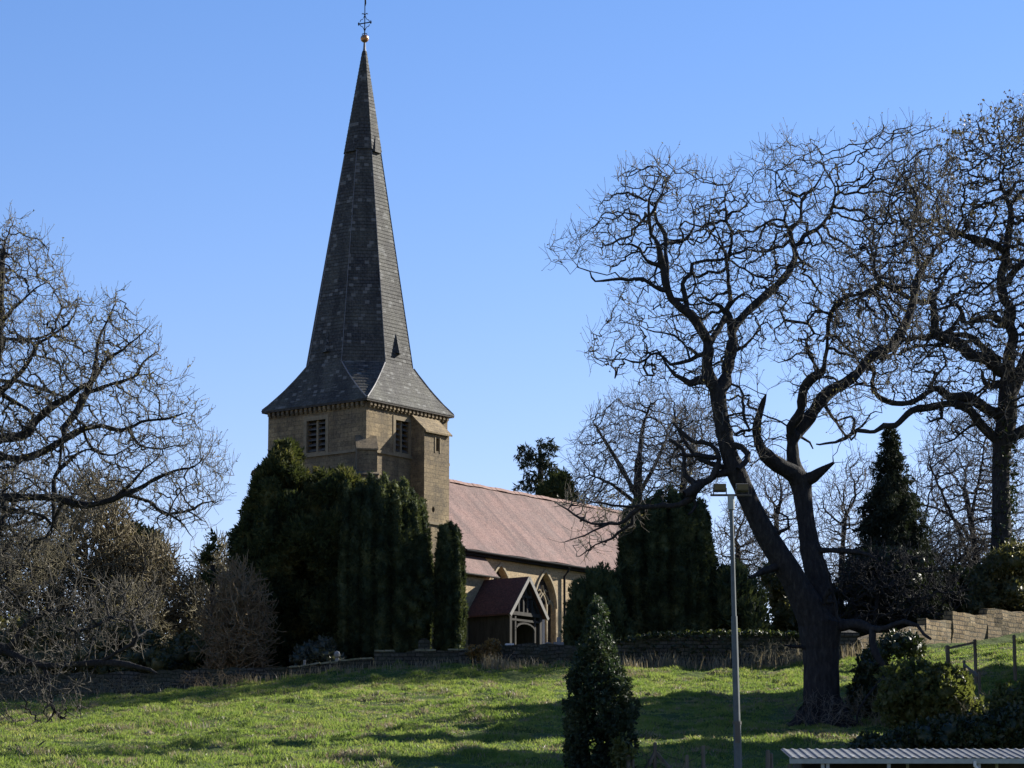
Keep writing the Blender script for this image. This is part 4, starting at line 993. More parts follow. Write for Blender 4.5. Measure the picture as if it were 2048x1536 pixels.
# --- left-hand oak, trunk outside the frame
Yl = 120.
t = Tree(Yl); F_, G_ = 'F', 'G'
t.trace('X', [(-75, 1445, 95), (-72, 1380, 74), (-62, 1300, 66), (-62, 1150, 62), (-55, 1000, 58), (-45, 900, 52), (-30, 800, 42), (-10, 700, 26), (0, 620, 16), (5, 500, 8)], 0)
t.trace(G_, [(-130, 130, 60), (0, 165, 50), (120, 185, 42), (250, 150, 44), (380, 80, 44), (480, 20, 42)], -1.5)
t.trace(F_, [(480, 1425, 40), (530, 1405, 36), (650, 1385, 28), (780, 1410, 24), (900, 1360, 20), (1000, 1340, 17), (1110, 1330, 11), (1200, 1290, 7)], -.8)
t.trace(G_, [(-120, 100, 60), (-20, 70, 55), (40, 40, 55)], -.8)
t.trace(F_, [(30, 1460, 55), (150, 1440, 56), (240, 1340, 56), (330, 1260, 50), (430, 1200, 35), (540, 1120, 26), (600, 1090, 24), (680, 960, 26), (790, 890, 16), (900, 800, 10), (960, 740, 6)], -1.2)
t.trace(F_, [(380, 1425, 38), (470, 1320, 46), (540, 1200, 44), (600, 1050, 34), (620, 900, 24), (640, 800, 17), (700, 680, 10), (740, 560, 6)], 1.2)
t.trace(F_, [(560, 1170, 26), (700, 1120, 22), (850, 1070, 17), (920, 970, 12), (1020, 900, 7)])
t.trace(F_, [(850, 1070, 10), (980, 1050, 8), (1080, 1100, 4)])
t.trace(F_, [(-100, 1300, 46), (0, 1170, 38), (100, 1070, 30), (190, 960, 24), (240, 860, 19), (350, 790, 15), (450, 710, 12), (500, 600, 8)])
t.trace(F_, [(-80, 950, 36), (0, 900, 34), (40, 820, 26), (100, 830, 20), (230, 820, 17), (330, 790, 14)], .8)
t.trace(F_, [(-60, 800, 34), (0, 740, 28), (80, 640, 20), (160, 560, 14), (260, 480, 9), (380, 430, 5)])
t.trace(F_, [(0, 700, 24), (15, 400, 20), (35, 200, 12), (80, 100, 6)])
t.trace(F_, [(-20, 1090, 26), (100, 1100, 22), (250, 1140, 20), (400, 1190, 16)], .6)
t.trace(F_, [(0, 1170, 30), (100, 1230, 24), (180, 1280, 20)], .6)
t.trace(G_, [(-140, 430, 56), (0, 430, 50), (150, 432, 44), (330, 432, 44), (480, 470, 42), (600, 480, 38), (750, 430, 34), (880, 380, 28), (1000, 312, 21), (1120, 265, 17), (1250, 232, 11), (1310, 180, 7)], -2.2)
t.trace(G_, [(340, 620, 30), (345, 490, 28), (352, 290, 28), (420, 220, 24), (500, 150, 17), (600, 120, 10)], .8)
t.trace(G_, [(385, 240, 18), (392, 80, 18), (420, -40, 12)], .4)
t.trace(G_, [(750, 425, 24), (860, 320, 17), (920, 250, 13), (1000, 190, 9), (1030, 120, 5)])
t.trace(G_, [(800, 410, 24), (900, 440, 20), (960, 452, 18), (1040, 530, 21), (1200, 520, 15), (1300, 470, 11), (1370, 455, 7), (1420, 420, 4)])
t.trace(G_, [(940, 450, 14), (1000, 500, 13), (1100, 550, 14), (1180, 620, 10), (1230, 690, 6)])
t.trace(G_, [(1200, 520, 10), (1290, 570, 8), (1340, 620, 5)])
t.trace(G_, [(1090, 480, 10), (1160, 390, 9), (1260, 330, 6)])
t.trace(G_, [(540, 20, 18), (580, 110, 16), (650, 150, 14), (740, 160, 11), (850, 90, 9)])
t.trace(G_, [(830, 25, 18), (900, 100, 15), (1030, 120, 10), (1150, 90, 6)])
t.trace(G_, [(0, 510, 34), (150, 520, 26), (290, 560, 20), (340, 620, 12)], -.6)
t.trace(G_, [(-120, 1400, 95), (0, 1405, 88), (70, 1390, 58), (140, 1290, 42), (220, 1210, 34), (330, 1150, 20)], -1.2)
t.trace(G_, [(20, 1410, 58), (90, 1440, 48), (200, 1490, 44), (330, 1510, 38), (500, 1500, 38), (700, 1490, 42), (900, 1520, 32), (1000, 1560, 14)], -2.)
t.trace(G_, [(640, 1480, 24), (740, 1430, 20), (850, 1370, 25), (865, 1270, 28), (800, 1220, 22), (700, 1200, 22), (620, 1250, 20), (480, 1290, 16), (400, 1240, 10)], -.8)
t.trace(G_, [(260, 1505, 24), (300, 1560, 20), (320, 1680, 16), (330, 1760, 14)], -.5)
t.trace('X', [(103, 1410, 7), (120, 1432, 6), (150, 1446, 4), (165, 1470, 2)], -.3)
t.trace('X', [(112, 1425, 4), (75, 1462, 3), (45, 1490, 2)], -.3)
t.trace('X', [(125, 1440, 3), (118, 1480, 2)], -.2)
l_poly = [(-10, 445), (30, 432), (48, 450), (85, 480), (130, 530), (143, 570), (165, 590), (228, 588), (262, 625), (300, 650), (333, 690), (322, 730), (350, 745), (385, 800), (422, 855), (450, 900), (475, 965), (440, 1015), (400, 1050), (330, 1080), (240, 1000), (120, 1080), (0, 1180), (-200, 1200), (-330, 900), (-300, 600), (-120, 430)]
att = polycloud(l_poly, Yl, 7000, 6.)
t.grow(att, .27, 2.7, .42, .48, .06, 100)
lowp = [(-40, 1180), (150, 1150), (330, 1170), (300, 1300), (150, 1330), (-40, 1350)]
t.grow(np.concatenate([polycloud(lowp, Yl - 1, 1000, 3.), polycloud([(-40, 1330), (130, 1320), (185, 1390), (150, 1440), (60, 1475), (-40, 1480)], Yl - 3, 380, 2.)]), .28, 2.6, .42, .4, .0, 60)
t.finish(.0165, 2.03, .88); t.twigs(.024, .45, (.3, 1.0), .17, .38, .26, .0078, 4)
org = np.array([t.p[0][0], t.p[0][1], g1(t.p[0][0], t.p[0][1])])
oak3 = empty('oak_tree', tuple(org), 0, 'wide bare oak reaching in from the left edge with boughs drooping to the grass', 'tree')
t.mesh('oak', (M['bark'], M['twig']), oak3, org, .022)
tp = t.tips(.0079); w_ = np.clip((tp[:, 2] - P(0, 1050, Yl)[2]) / 6, 0.1, 1) * .5
leaves('buds', tp[rng.random(len(tp)) < w_], M['bud'], oak3, org, .085, .045, 1)
print('oak3', len(t.p))

# --- generic bare trees (behind) : trunk + crown grown into a given outline
def bare_tree(name, label, trunk, poly, Yb, n_att, thick, mats, step=.32, di=3., dk=.5, jit=.25, up=.06, tw=(.45, 1.0), tipr=.010, split=.028, group=None, limbs=()):
    t = Tree(Yb); t.trace('X', trunk, 0)
    for l in limbs: t.trace('X', l)
    t.grow(polycloud(poly, Yb, int(n_att * 1.8), thick), step * .85, di, dk * .8, jit, up, 100)
    t.finish(tipr * 1.6, 2.1, .85); t.twigs(.034, .7, tw, .22, .25, .22, tipr, 4)
    org = np.array([t.p[0][0], t.p[0][1], min(g1(t.p[0][0], t.p[0][1]), t.p[0][2])])
    o = empty(name, tuple(org), 0, label, 'tree', group); t.mesh(name, mats, o, org, split)
    print(name, len(t.p)); return o, t, org
far_m = (M['bark'], M['twig_far'])
bare_tree('ash_tree', 'fan shaped bare tree rising behind the end of the red nave roof', [(1278, 1200, 20), (1278, 1050, 18), (1276, 985, 17), (1277, 920, 14)],
          [(1140, 960), (1145, 880), (1175, 830), (1230, 790), (1290, 772), (1350, 790), (1390, 840), (1400, 920), (1370, 1000), (1250, 1010), (1190, 1030), (1130, 1010)], 205, 2200, 6., far_m,
          .45, 4.2, .7, .2, .05, (.6, 1.4), .013, limbs=[[(1277, 1000, 11), (1245, 940, 9), (1215, 890, 6), (1190, 850, 3)], [(1277, 940, 10), (1285, 860, 7), (1300, 810, 4)], [(1277, 990, 9), (1310, 930, 7), (1335, 870, 4)], [(1276, 1010, 8), (1225, 970, 5), (1180, 950, 3)]])
bare_tree('bare_tree', 'dense bare tree squeezed between the fan shaped tree and the left oak trunk', [(1372, 1250, 18), (1370, 1100, 15), (1366, 985, 13), (1368, 930, 10)],
          [(1318, 960), (1322, 880), (1350, 830), (1395, 800), (1440, 850), (1452, 930), (1430, 990), (1350, 1000)], 206, 1000, 4.5, far_m, .38, 3.5, .55, .35, .02, (.5, 1.), .012)
bare_tree('bare_tree', 'small hazy bare tree seen in the fork of the big oak', [(1560, 1260, 14), (1556, 1120, 11), (1552, 1030, 9)],
          [(1490, 1120), (1485, 1000), (1510, 930), (1560, 900), (1610, 950), (1620, 1050), (1610, 1180), (1530, 1200)], 190, 900, 5., far_m, .42, 4., .62, .28, .04, (.6, 1.2), .012)
bare_tree('bare_tree', 'hazy bare tree between the big oak and the dark spruce', [(1680, 1270, 14), (1684, 1120, 11), (1690, 1040, 8)],
          [(1625, 1180), (1625, 1020), (1660, 950), (1710, 910), (1745, 920), (1752, 1010), (1720, 1150), (1690, 1220)], 185, 900, 5., far_m, .42, 4., .62, .28, .04, (.6, 1.2), .012)
bare_tree('ash_tree', 'upswept bare tree right of the dark spruce, nearest the ivy clad trunk', [(1960, 1290, 20), (1955, 1150, 15), (1945, 1060, 12), (1930, 980, 9)],
          [(1830, 1130), (1825, 960), (1850, 880), (1910, 830), (1990, 830), (2060, 900), (2080, 1100), (2000, 1190), (1880, 1170)], 178, 1900, 6., far_m, .4, 4., .58, .25, .05, (.6, 1.3), .0125,
          limbs=[[(1958, 1180, 9), (1925, 1080, 7), (1890, 1000, 5), (1860, 930, 3)], [(1950, 1090, 8), (1900, 1030, 6), (1850, 1010, 3)], [(1940, 1040, 7), (1960, 950, 5), (1970, 880, 3)]])
bare_tree('bare_tree', 'low bare thicket tree above the sunlit stepped wall', [(1890, 1270, 14), (1895, 1210, 12), (1905, 1160, 9)],
          [(1800, 1230), (1805, 1130), (1860, 1070), (1940, 1060), (2020, 1090), (2070, 1160), (2060, 1215), (1900, 1222)], 174, 1500, 4.5, (M['bark'], M['twig']), .36, 3., .46, .35, .0, (.5, 1.), .0125)
bare_tree('bare_tree', 'bare tree behind the drum shaped yew and lamp pole', [(1490, 1280, 14), (1480, 1160, 11), (1475, 1090, 8)],
          [(1425, 1200), (1425, 1080), (1450, 1010), (1500, 1000), (1530, 1080), (1540, 1200), (1480, 1240)], 192, 800, 4., (M['bark'], M['twig']), .38, 3., .5, .32, .02, (.5, 1.), .0125)
bare_tree('bare_tree', 'tall bare tree standing off behind the left oak above the brown thicket', [(-30, 1330, 20), (-20, 1150, 15), (0, 1050, 11)],
          [(-120, 1150), (-100, 960), (-20, 900), (80, 930), (140, 1010), (150, 1120), (60, 1190)], 165, 1100, 5.5, (M['bark'], M['twig_olive']), .38, 3.4, .55, .3, .03, (.5, 1.1), .012)
bare_tree('thorn_tree', 'tangled grey thorn tree in front of the dark spruce right of the oak fork', [(1745, 1300, 12), (1750, 1240, 9), (1755, 1190, 7)],
          [(1660, 1260), (1652, 1150), (1690, 1110), (1760, 1090), (1850, 1100), (1925, 1150), (1930, 1215), (1780, 1270)], 158, 210, 3., (M['bark'], M['bark']), .3, 2.8, .5, .75, -.03, (.5, 1.1), .016)
# brown thorn thicket behind the left wall
thorn = [('thorn_tree', 'tawny thorn tree low down between the left oak boughs and the dark pine', [(250, 1335, 12), (250, 1280, 10), (248, 1220, 7)], [(170, 1340), (165, 1240), (200, 1190), (260, 1170), (320, 1200), (345, 1280), (340, 1340)], 169, 'twig_olive', 1300),
         ('thorn_tree', 'thin grey thorn tree against the sky beside the widest yew', [(445, 1345, 10), (445, 1250, 8), (440, 1180, 6)], [(375, 1330), (372, 1190), (400, 1110), (440, 1080), (470, 1120), (480, 1230), (470, 1340)], 175, 'twig_olive', 900),
         ('thorn_tree', 'grey brown thorn tree at the far left of the thicket', [(40, 1350, 14), (45, 1270, 11), (50, 1190, 8)], [(-60, 1330), (-70, 1150), (-10, 1080), (90, 1060), (130, 1130), (140, 1280), (80, 1340)], 171, 'twig_olive', 2200),
         ('thorn_tree', 'tallest brown thorn tree of the thicket with a domed head', [(185, 1345, 14), (185, 1250, 11), (182, 1150, 8)], [(90, 1310), (85, 1120), (110, 1020), (150, 955), (190, 945), (240, 965), (265, 1040), (285, 1150), (280, 1300), (190, 1335)], 174, 'twig_brown', 2600),
         ('thorn_tree', 'tawny thorn tree right of the domed one in the thicket', [(315, 1340, 13), (312, 1250, 10), (305, 1180, 8)], [(230, 1330), (225, 1160), (260, 1090), (310, 1070), (350, 1100), (372, 1170), (380, 1300), (310, 1340)], 173, 'twig_brown', 2000),
         ('thorn_tree', 'olive green thorn tree beside the gap of sky in the thicket', [(395, 1345, 11), (395, 1280, 9), (392, 1230, 7)], [(340, 1340), (335, 1230), (365, 1170), (410, 1150), (445, 1190), (455, 1300), (420, 1350)], 173, 'twig_olive', 1300),
         ('beech_bush', 'russet brown bare bush against the left side of the widest yew', [(480, 1345, 11), (482, 1290, 9), (480, 1240, 7)], [(415, 1350), (410, 1230), (440, 1150), (480, 1130), (525, 1170), (542, 1260), (535, 1345)], 151, 'twig_russet', 1900)]
for nm, lb, tr, po, yy, mt, na in thorn:
    o, t, org = bare_tree(nm, lb, tr, po, yy, int(na * .72), 3.6, (M[mt], M[mt]), .3, 2.8, .44, .65, 0., (.45, 1.1), .021, .05,
              limbs=[[(tr[0][0], tr[0][1] - 20, 7), (tr[0][0] - 35, tr[0][1] - 80, 5), (tr[0][0] - 50, tr[0][1] - 130, 3)], [(tr[0][0], tr[0][1] - 15, 7), (tr[0][0] + 30, tr[0][1] - 70, 5), (tr[0][0] + 45, tr[0][1] - 120, 3)]])
    tp = t.tips(.0211); tp = tp[rng.random(len(tp)) < .22]
    leaves('buds', tp, M['russet' if nm == 'beech_bush' else 'tanbud'], o, org, .15, .07, 1)
# ------------------------------------------------------------------ evergreens
def ico(sub=2):
    import bmesh
    bm = bmesh.new(); bmesh.ops.create_icosphere(bm, subdivisions=sub, radius=1.); V = np.array([v.co[:] for v in bm.verts]); F = np.array([[v.index for v in f.verts] for f in bm.faces]); bm.free(); return V, F
IV, IF = ico(2)
def lobes_in(poly, Yb, n, rx, rz, thick, pxpad=.7, tops=False):
    """ellipsoid lobes filling an outline; rx, rz = (min,max) metres. Returns centre (n,3), radii (n,2)"""
    k = mpp(Yb); poly = np.asarray(poly, float); lo = poly.min(0); hi = poly.max(0); C, Rr = [], []
    tries = 0
    while len(C) < n and tries < n * 200:
        tries += 1
        a = rng.uniform(*rx); b_ = rng.uniform(*rz); x = rng.uniform(lo[0], hi[0]); y = rng.uniform(lo[1], hi[1])
        xs = np.array([x, x - a * pxpad / k, x + a * pxpad / k, x, x]); ys = np.array([y, y, y, y - b_ * pxpad / k * 1.1, y + b_ * .4 / k])
        if not inpoly(poly, xs, ys).all(): continue
        e = edgedist(poly, np.array([x]), np.array([y]))[0] * k
        ch = math.sqrt(max(.02, thick ** 2 - max(0, thick - e) ** 2)) if e < thick else thick
        u = rng.uniform(-1, 1); u = math.copysign(abs(u) ** .6, u)
        C.append(P(x, y, Yb + u * max(0, ch - a * .5))); Rr.append((a, b_))
    return np.array(C), np.array(Rr)
def edge_fill(C, Rr, poly, Yb, n, r, thick, el=(1., 1.9)):
    """small extra lobes near the outline so that the silhouette is full"""
    k = mpp(Yb); poly = np.asarray(poly, float); lo = poly.min(0); hi = poly.max(0); c, q = [], []
    while len(c) < n:
        x = rng.uniform(lo[0], hi[0]); y = rng.uniform(lo[1], hi[1]); a = rng.uniform(*r)
        if not inpoly(poly, np.array([x]), np.array([y]))[0]: continue
        e = edgedist(poly, np.array([x]), np.array([y]))[0] * k
        if e < a * .8 or e > 1.1 or y > hi[1] - 25: continue
        ch = math.sqrt(max(.02, thick ** 2 - max(0, thick - e) ** 2)); c.append(P(x, y, Yb + rng.uniform(-1, 1) * max(0, ch - a))); q.append((a, a * rng.uniform(*el)))
    return np.concatenate([C, np.array(c)]), np.concatenate([Rr, np.array(q)])
def fastigiate(cpx, Yc, R_, N_, rx, top, base_y, belly=.06, inner=.55):
    """upright columns standing in rings round the stem; top(px) gives the photo row of the crown's top there"""
    C, Rr = [], []; c0 = P(cpx, base_y, Yc); k = mpp(Yc)
    for ring, (rr, n) in enumerate(((1., N_), (.82, int(N_ * .8)), (inner, int(N_ * .5)), (.2, 3))):
        for j in range(n):
            a = 2 * math.pi * (j + rng.uniform(-.25, .25) + .5 * ring) / n; r0 = R_ * rr * rng.uniform(.92, 1.05)
            x = c0[0] + r0 * math.cos(a); y = Yc + r0 * math.sin(a); px = CX + x / (Yc * 1.0) * FPX * CP / 1.0 * .985 + 0
            px = cpx + (x - c0[0]) / k
            zt = P(px, top(px) + rng.uniform(0, 22) + (18 if ring == 0 else 0), Yc)[2]; z = c0[2] + .25 + rng.uniform(0, .5); w0 = rng.uniform(*rx); ph = rng.uniform(0, 6)
            H = zt - c0[2]; st = w0 * 1.15
            while z < zt - w0 * .6:
                t = (z - c0[2]) / max(H, .1); w_ = w0 * (1 + .16 * math.sin(z * 1.9 + ph)) * (1 if t < .8 else max(.45, 1 - (t - .8) * 2.4)); b_ = 1 + belly * math.sin(math.pi * min(1, t * 1.15)) - .04 * max(0, t - .75) / .25
                C.append((c0[0] + (x - c0[0]) * b_ + rng.normal(0, .03), Yc + (y - Yc) * b_ + rng.normal(0, .03), z)); Rr.append((w_, w_ * 1.9)); z += st
    return np.array(C), np.array(Rr)
def lerp_top(pts):
    xs = [p[0] for p in pts]; ys = [p[1] for p in pts]
    return lambda x: float(np.interp(x, xs, ys))
def evergreen(name, label, cat, C, Rr, org, mt, dens, L, w, m=2, out=1., up=.3, spread=.45, core=.78, trunk=None, group=None, base=None, cmat=None):
    S3 = np.stack([Rr[:, 0], Rr[:, 0], Rr[:, 1]], 1)
    pts, nrm = [], []
    for i in range(len(C)):
        a, b_ = Rr[i]; area = 4 * np.pi * ((a ** 3.2 + 2 * (a * b_) ** 1.6) / 3) ** (1 / 1.6); k = max(6, int(area * dens))
        q = rng.normal(0, 1, (k, 3)); q /= np.linalg.norm(q, axis=1)[:, None]
        p = C[i] + q * S3[i] * rng.uniform(.82, 1.12, (k, 1)); nn = q / S3[i]; nn /= np.linalg.norm(nn, axis=1)[:, None]
        ok = np.ones(k, bool)
        for j in range(len(C)):
            if j != i and np.abs(C[j] - C[i]).max() < 2.2 * max(S3[i].max(), S3[j].max()):
                ok &= (((p - C[j]) / S3[j]) ** 2).sum(1) > .62
        pts.append(p[ok]); nrm.append(nn[ok])
    pts = np.concatenate(pts); nrm = np.concatenate(nrm)
    o = base or empty(name, tuple(org), 0, label, cat, group)
    if trunk is not None:
        t = Tree(trunk[0][2]); 
        mb = MB(); q = [Vector(P(a, b_, y_) - org) for a, b_, y_, r in trunk]; mb.tube(q, [r for *_, r in trunk], 9); mb.build('trunk', M['bark'], o, True)
    n = len(pts); V0 = []; F0 = []
    D = nrm * out; D[:, 2] += up
    lf = leaves('crown', pts, mt, o, org, L, w, m, D, spread)
    # inner mass of needles: closed lumps that keep light from passing straight through
    if core:
        for i in range(len(C)):
            v = IV * (1 + .12 * rng.normal(size=(len(IV), 1))) * S3[i] * core + C[i] - org; V0.append(v); F0.append(IF + i * len(IV))
        cv = mesh_np('foliage', np.concatenate(V0), np.concatenate(F0), cmat or mt, o)
    print(name, len(pts) * m)
    return o
def org_at(px, py, Yb):
    p = P(px, py, Yb); p[2] = min(p[2], g1(p[0], p[1])); return p
# wide yew at the left of the tower
Yw = 157.
poly = [(466, 1318), (456, 1190), (462, 1100), (484, 1040), (506, 1000), (516, 960), (535, 925), (552, 890), (578, 882), (604, 905), (618, 955), (650, 940), (690, 935), (720, 955), (742, 985), (760, 1100), (760, 1315)]
C, Rr = lobes_in(poly, Yw, 170, (.45, .95), (.5, 1.1), 4.2); C, Rr = edge_fill(C, Rr, poly, Yw, 300, (.15, .3), 4.2)
C2, R2 = lobes_in([(540, 980), (548, 900), (578, 882), (604, 902), (620, 960), (680, 940), (722, 955), (740, 1010), (600, 1030)], Yw - .5, 26, (.28, .5), (.35, .6), 1.6)
evergreen('yew_tree', 'broad dark yew with a tufted peak in front of the church tower', 'tree', np.concatenate([C, C2]), np.concatenate([Rr, R2]), org_at(600, 1330, Yw), M['yew'], 42, .30, .09, 4, .9, .5, .6, trunk=[(596, 1345, Yw, .5), (596, 1270, Yw, .4), (590, 1150, Yw, .25)])
# columnar (fastigiate) yews
def columns(poly, Yb, n, thick, rx=(.28, .45), rz=(1.1, 2.4)):
    return lobes_in(poly, Yb, n, rx, rz, thick, .8)
Ya = 155.5
C, Rr = fastigiate(747, Ya, 2.58, 23, (.27, .36), lerp_top([(620, 1000), (645, 985), (665, 958), (700, 952), (750, 952), (800, 962), (838, 970), (856, 1000), (872, 1060)]), 1322, .08)
C2, R2 = lobes_in([(790, 1290), (805, 1200), (830, 1130), (848, 1110), (864, 1145), (872, 1215), (856, 1262), (830, 1298)], Ya - 1.2, 40, (.22, .38), (.25, .45), 1.2)
C = np.concatenate([C, C2]); Rr = np.concatenate([Rr, R2])
evergreen('yew_tree', 'big upright yew of many dark vertical columns below the stair turret', 'tree', C, Rr, org_at(755, 1320, Ya), M['irish'], 60, .15, .05, 5, .8, .6, .45, core=.88, trunk=[(752, 1340, Ya, .5), (752, 1240, Ya, .35)])
C, Rr = fastigiate(899, 154.5, .56, 7, (.18, .24), lerp_top([(866, 1075), (880, 1045), (895, 1033), (912, 1040), (926, 1075)]), 1312, .12)
evergreen('yew_tree', 'slender single column yew left of the timber porch', 'tree', C, Rr, org_at(895, 1310, 154.5), M['irish'], 70, .14, .045, 5, .8, .6, .45, core=.88, trunk=[(895, 1330, 154.5, .2), (895, 1230, 154.5, .12)])
# spiky young yew by the porch
poly = [(1128, 1310), (1126, 1240), (1142, 1180), (1165, 1150), (1176, 1130), (1190, 1118), (1205, 1128), (1222, 1140), (1245, 1180), (1262, 1240), (1278, 1300), (1200, 1315)]
C, Rr = columns(poly, 152, 60, 1.8, (.22, .4), (.5, 1.1))
C2, R2 = columns([(1160, 1200), (1180, 1122), (1192, 1112), (1204, 1125), (1212, 1160), (1222, 1125), (1235, 1170), (1240, 1220)], 151.6, 12, .8, (.12, .2), (.5, .9))
evergreen('yew_shrub', 'spiky topped young yew partly hiding the nave windows', 'shrub', np.concatenate([C, C2]), np.concatenate([Rr, R2]), org_at(1195, 1320, 152), M['young_yew'], 46, .2, .06, 4, .6, .9, .4)
# drum shaped yew
Yd = 154
C, Rr = fastigiate(1334, Yd, 2.12, 19, (.27, .36), lerp_top([(1230, 1030), (1246, 1005), (1262, 992), (1300, 990), (1340, 984), (1395, 982), (1414, 990), (1430, 1020)]), 1300, .08)
evergreen('yew_tree', 'massive drum shaped dark yew hiding the far end of the nave', 'tree', C, Rr, org_at(1330, 1300, Yd), M['irish'], 56, .17, .055, 5, .8, .5, .5, core=.88, trunk=[(1330, 1310, Yd, .5), (1330, 1200, Yd, .4)])
iv = polycloud([(1265, 1030), (1290, 1000), (1380, 985), (1412, 1000), (1405, 1050), (1340, 1040), (1290, 1070)], Yd - 1.6, 900, 1.2)
small = [(1235, 1290), (1236, 1160), (1240, 1105), (1247, 1095), (1252, 1110), (1254, 1290)]
C, Rr = columns([(1226, 1290), (1230, 1160), (1240, 1100), (1250, 1095), (1260, 1160), (1262, 1290)], 153, 12, .7, (.18, .26), (.6, 1.2))
evergreen('yew_shrub', 'thin pointed yew spire hugging the left flank of the drum shaped yew', 'shrub', C, Rr, org_at(1244, 1300, 153), M['irish'], 32, .34, .08, 3, .5, 1., .3)
poly = [(1425, 1285), (1428, 1190), (1440, 1140), (1470, 1125), (1510, 1150), (1530, 1210), (1532, 1285)]
C, Rr = columns(poly, 153.5, 46, 1.8, (.3, .5), (.5, 1.1))
evergreen('yew_tree', 'lower rounded yew behind the lamp pole', 'tree', C, Rr, org_at(1480, 1295, 153.5), M['irish'], 28, .38, .09, 3, .7, .7, .4)
# sunlit olive evergreen right of it
poly = [(1528, 1290), (1532, 1200), (1520, 1150), (1545, 1120), (1590, 1140), (1615, 1200), (1622, 1290)]
C, Rr = lobes_in(poly, 163, 40, (.4, .7), (.4, .8), 2.)
evergreen('laurel_bush', 'sunlit olive green bush between the rounded yew and the left oak trunk', 'shrub', C, Rr, org_at(1570, 1300, 163), M['mossy'], 22, .26, .12, 3, .9, .2, .6)
# conifers behind the nave
poly = [(1030, 985), (1036, 940), (1030, 905), (1052, 885), (1075, 878), (1100, 882), (1118, 890), (1116, 930), (1130, 960), (1120, 1000), (1050, 995)]
C, Rr = lobes_in(poly, 215, 30, (.28, .6), (.1, .2), 2.2)
evergreen('pine_tree', 'airy flat topped pine rising over the ridge of the nave roof', 'tree', C, Rr, org_at(1080, 1200, 215), M['spruce'], 20, .42, .09, 3, .6, -.6, .6, core=0, trunk=[(1082, 1230, 215, .35), (1082, 1000, 215, .28), (1080, 900, 215, .14)])
poly = [(1072, 1050), (1080, 985), (1100, 960), (1120, 948), (1138, 960), (1150, 985), (1162, 1010), (1165, 1060)]
C, Rr = lobes_in(poly, 203, 34, (.4, .7), (.4, .7), 2.)
evergreen('cypress_tree', 'compact dark evergreen crest just above the middle of the nave ridge', 'tree', C, Rr, org_at(1118, 1220, 203), M['yew'], 22, .45, .12, 3, .9, .3, .5, trunk=[(1118, 1240, 203, .3), (1118, 1030, 203, .2)])
# tall spruce right of the oak
def conifer(name, label, axis_px, ytop, ybot, halfw, Yb, mt, tiers, group=None):
    """whorls of drooping boughs down a straight stem"""
    k = mpp(Yb); C, Rr, pts = [], [], []
    org = org_at(axis_px, ybot, Yb)
    top = P(axis_px, ytop, Yb); bot = P(axis_px, ybot, Yb); H = top[2] - bot[2]
    mb = MB(); mb.tube([Vector((bot[0], Yb, org[2] - .2)) - Vector(org), Vector((bot[0], Yb, bot[2] + H * .5)) - Vector(org), Vector(top) - Vector(org)], [.32, .2, .03], 8)
    bo = MB()
    for i in range(tiers):
        t = (i + rng.uniform(-.3, .3)) / tiers; t = min(max(t, 0.01), .985); z = top[2] - H * t; rad = halfw(t)
        nb = max(4, int(4 + 7 * t)); a0 = rng.uniform(0, 6.28)
        for j in range(nb):
            a = a0 + j * 2 * math.pi / nb + rng.normal(0, .2); r = rad * rng.uniform(.7, 1.12); dr = r * rng.uniform(.25, .5)
            d = np.array([math.cos(a), math.sin(a), 0.]); s0 = np.array([bot[0], Yb, z])
            bo.tube([Vector(s0 - org), Vector(s0 + d * r * .5 + [0, 0, -dr * .3] - org), Vector(s0 + d * r + [0, 0, -dr * .8] - org)], [.05, .03, .012], 4)
            q = np.linspace(.12, 1.0, max(3, int(r / .3)))
            for u in q:
                C.append(s0 + d * r * u + [0, 0, -dr * (u ** 1.6) * .8]); Rr.append((.22 + .18 * (1 - abs(u - .55)) * min(1, r), .14 + .08 * rng.random()))
    C = np.array(C); Rr = np.array(Rr)
    o = evergreen(name, label, 'tree', C, Rr, org, mt, 26, .32, .07, 4, .9, -.35, .55, core=.0, group=group)
    mb.build('trunk', M['bark'], o, True); bo.build('boughs', M['bark'], o, True)
    return o
conifer('spruce_tree', 'dark pointed spruce whose tip stands between the two big oaks', 1790, 862, 1290, lambda t: .12 + 4.0 * t ** .95 * (1 + .16 * math.sin(t * 23)), 168, M['spruce'], 30)
poly = [(185, 1150), (195, 1100), (230, 1060), (270, 1035), (310, 1050), (335, 1100), (330, 1180), (250, 1190)]
C, Rr = lobes_in(poly, 178, 34, (.5, .9), (.25, .45), 3.)
evergreen('pine_tree', 'dark layered pine half hidden behind the brown thicket', 'tree', C, Rr, org_at(265, 1300, 178), M['spruce'], 18, .5, .14, 3, .8, .0, .6, core=.7, trunk=[(265, 1320, 178, .35), (265, 1080, 178, .2)])
poly = [(402, 1180), (400, 1110), (415, 1072), (428, 1064), (442, 1085), (446, 1180)]
C, Rr = lobes_in(poly, 164, 8, (.18, .34), (.12, .22), 1.)
evergreen('holly_tree', 'small dark evergreen in the gap left of the widest yew', 'tree', C, Rr, org_at(425, 1340, 164), M['yew'], 24, .36, .12, 3, .9, .2, .6, trunk=[(425, 1345, 164, .2), (425, 1130, 164, .12)])
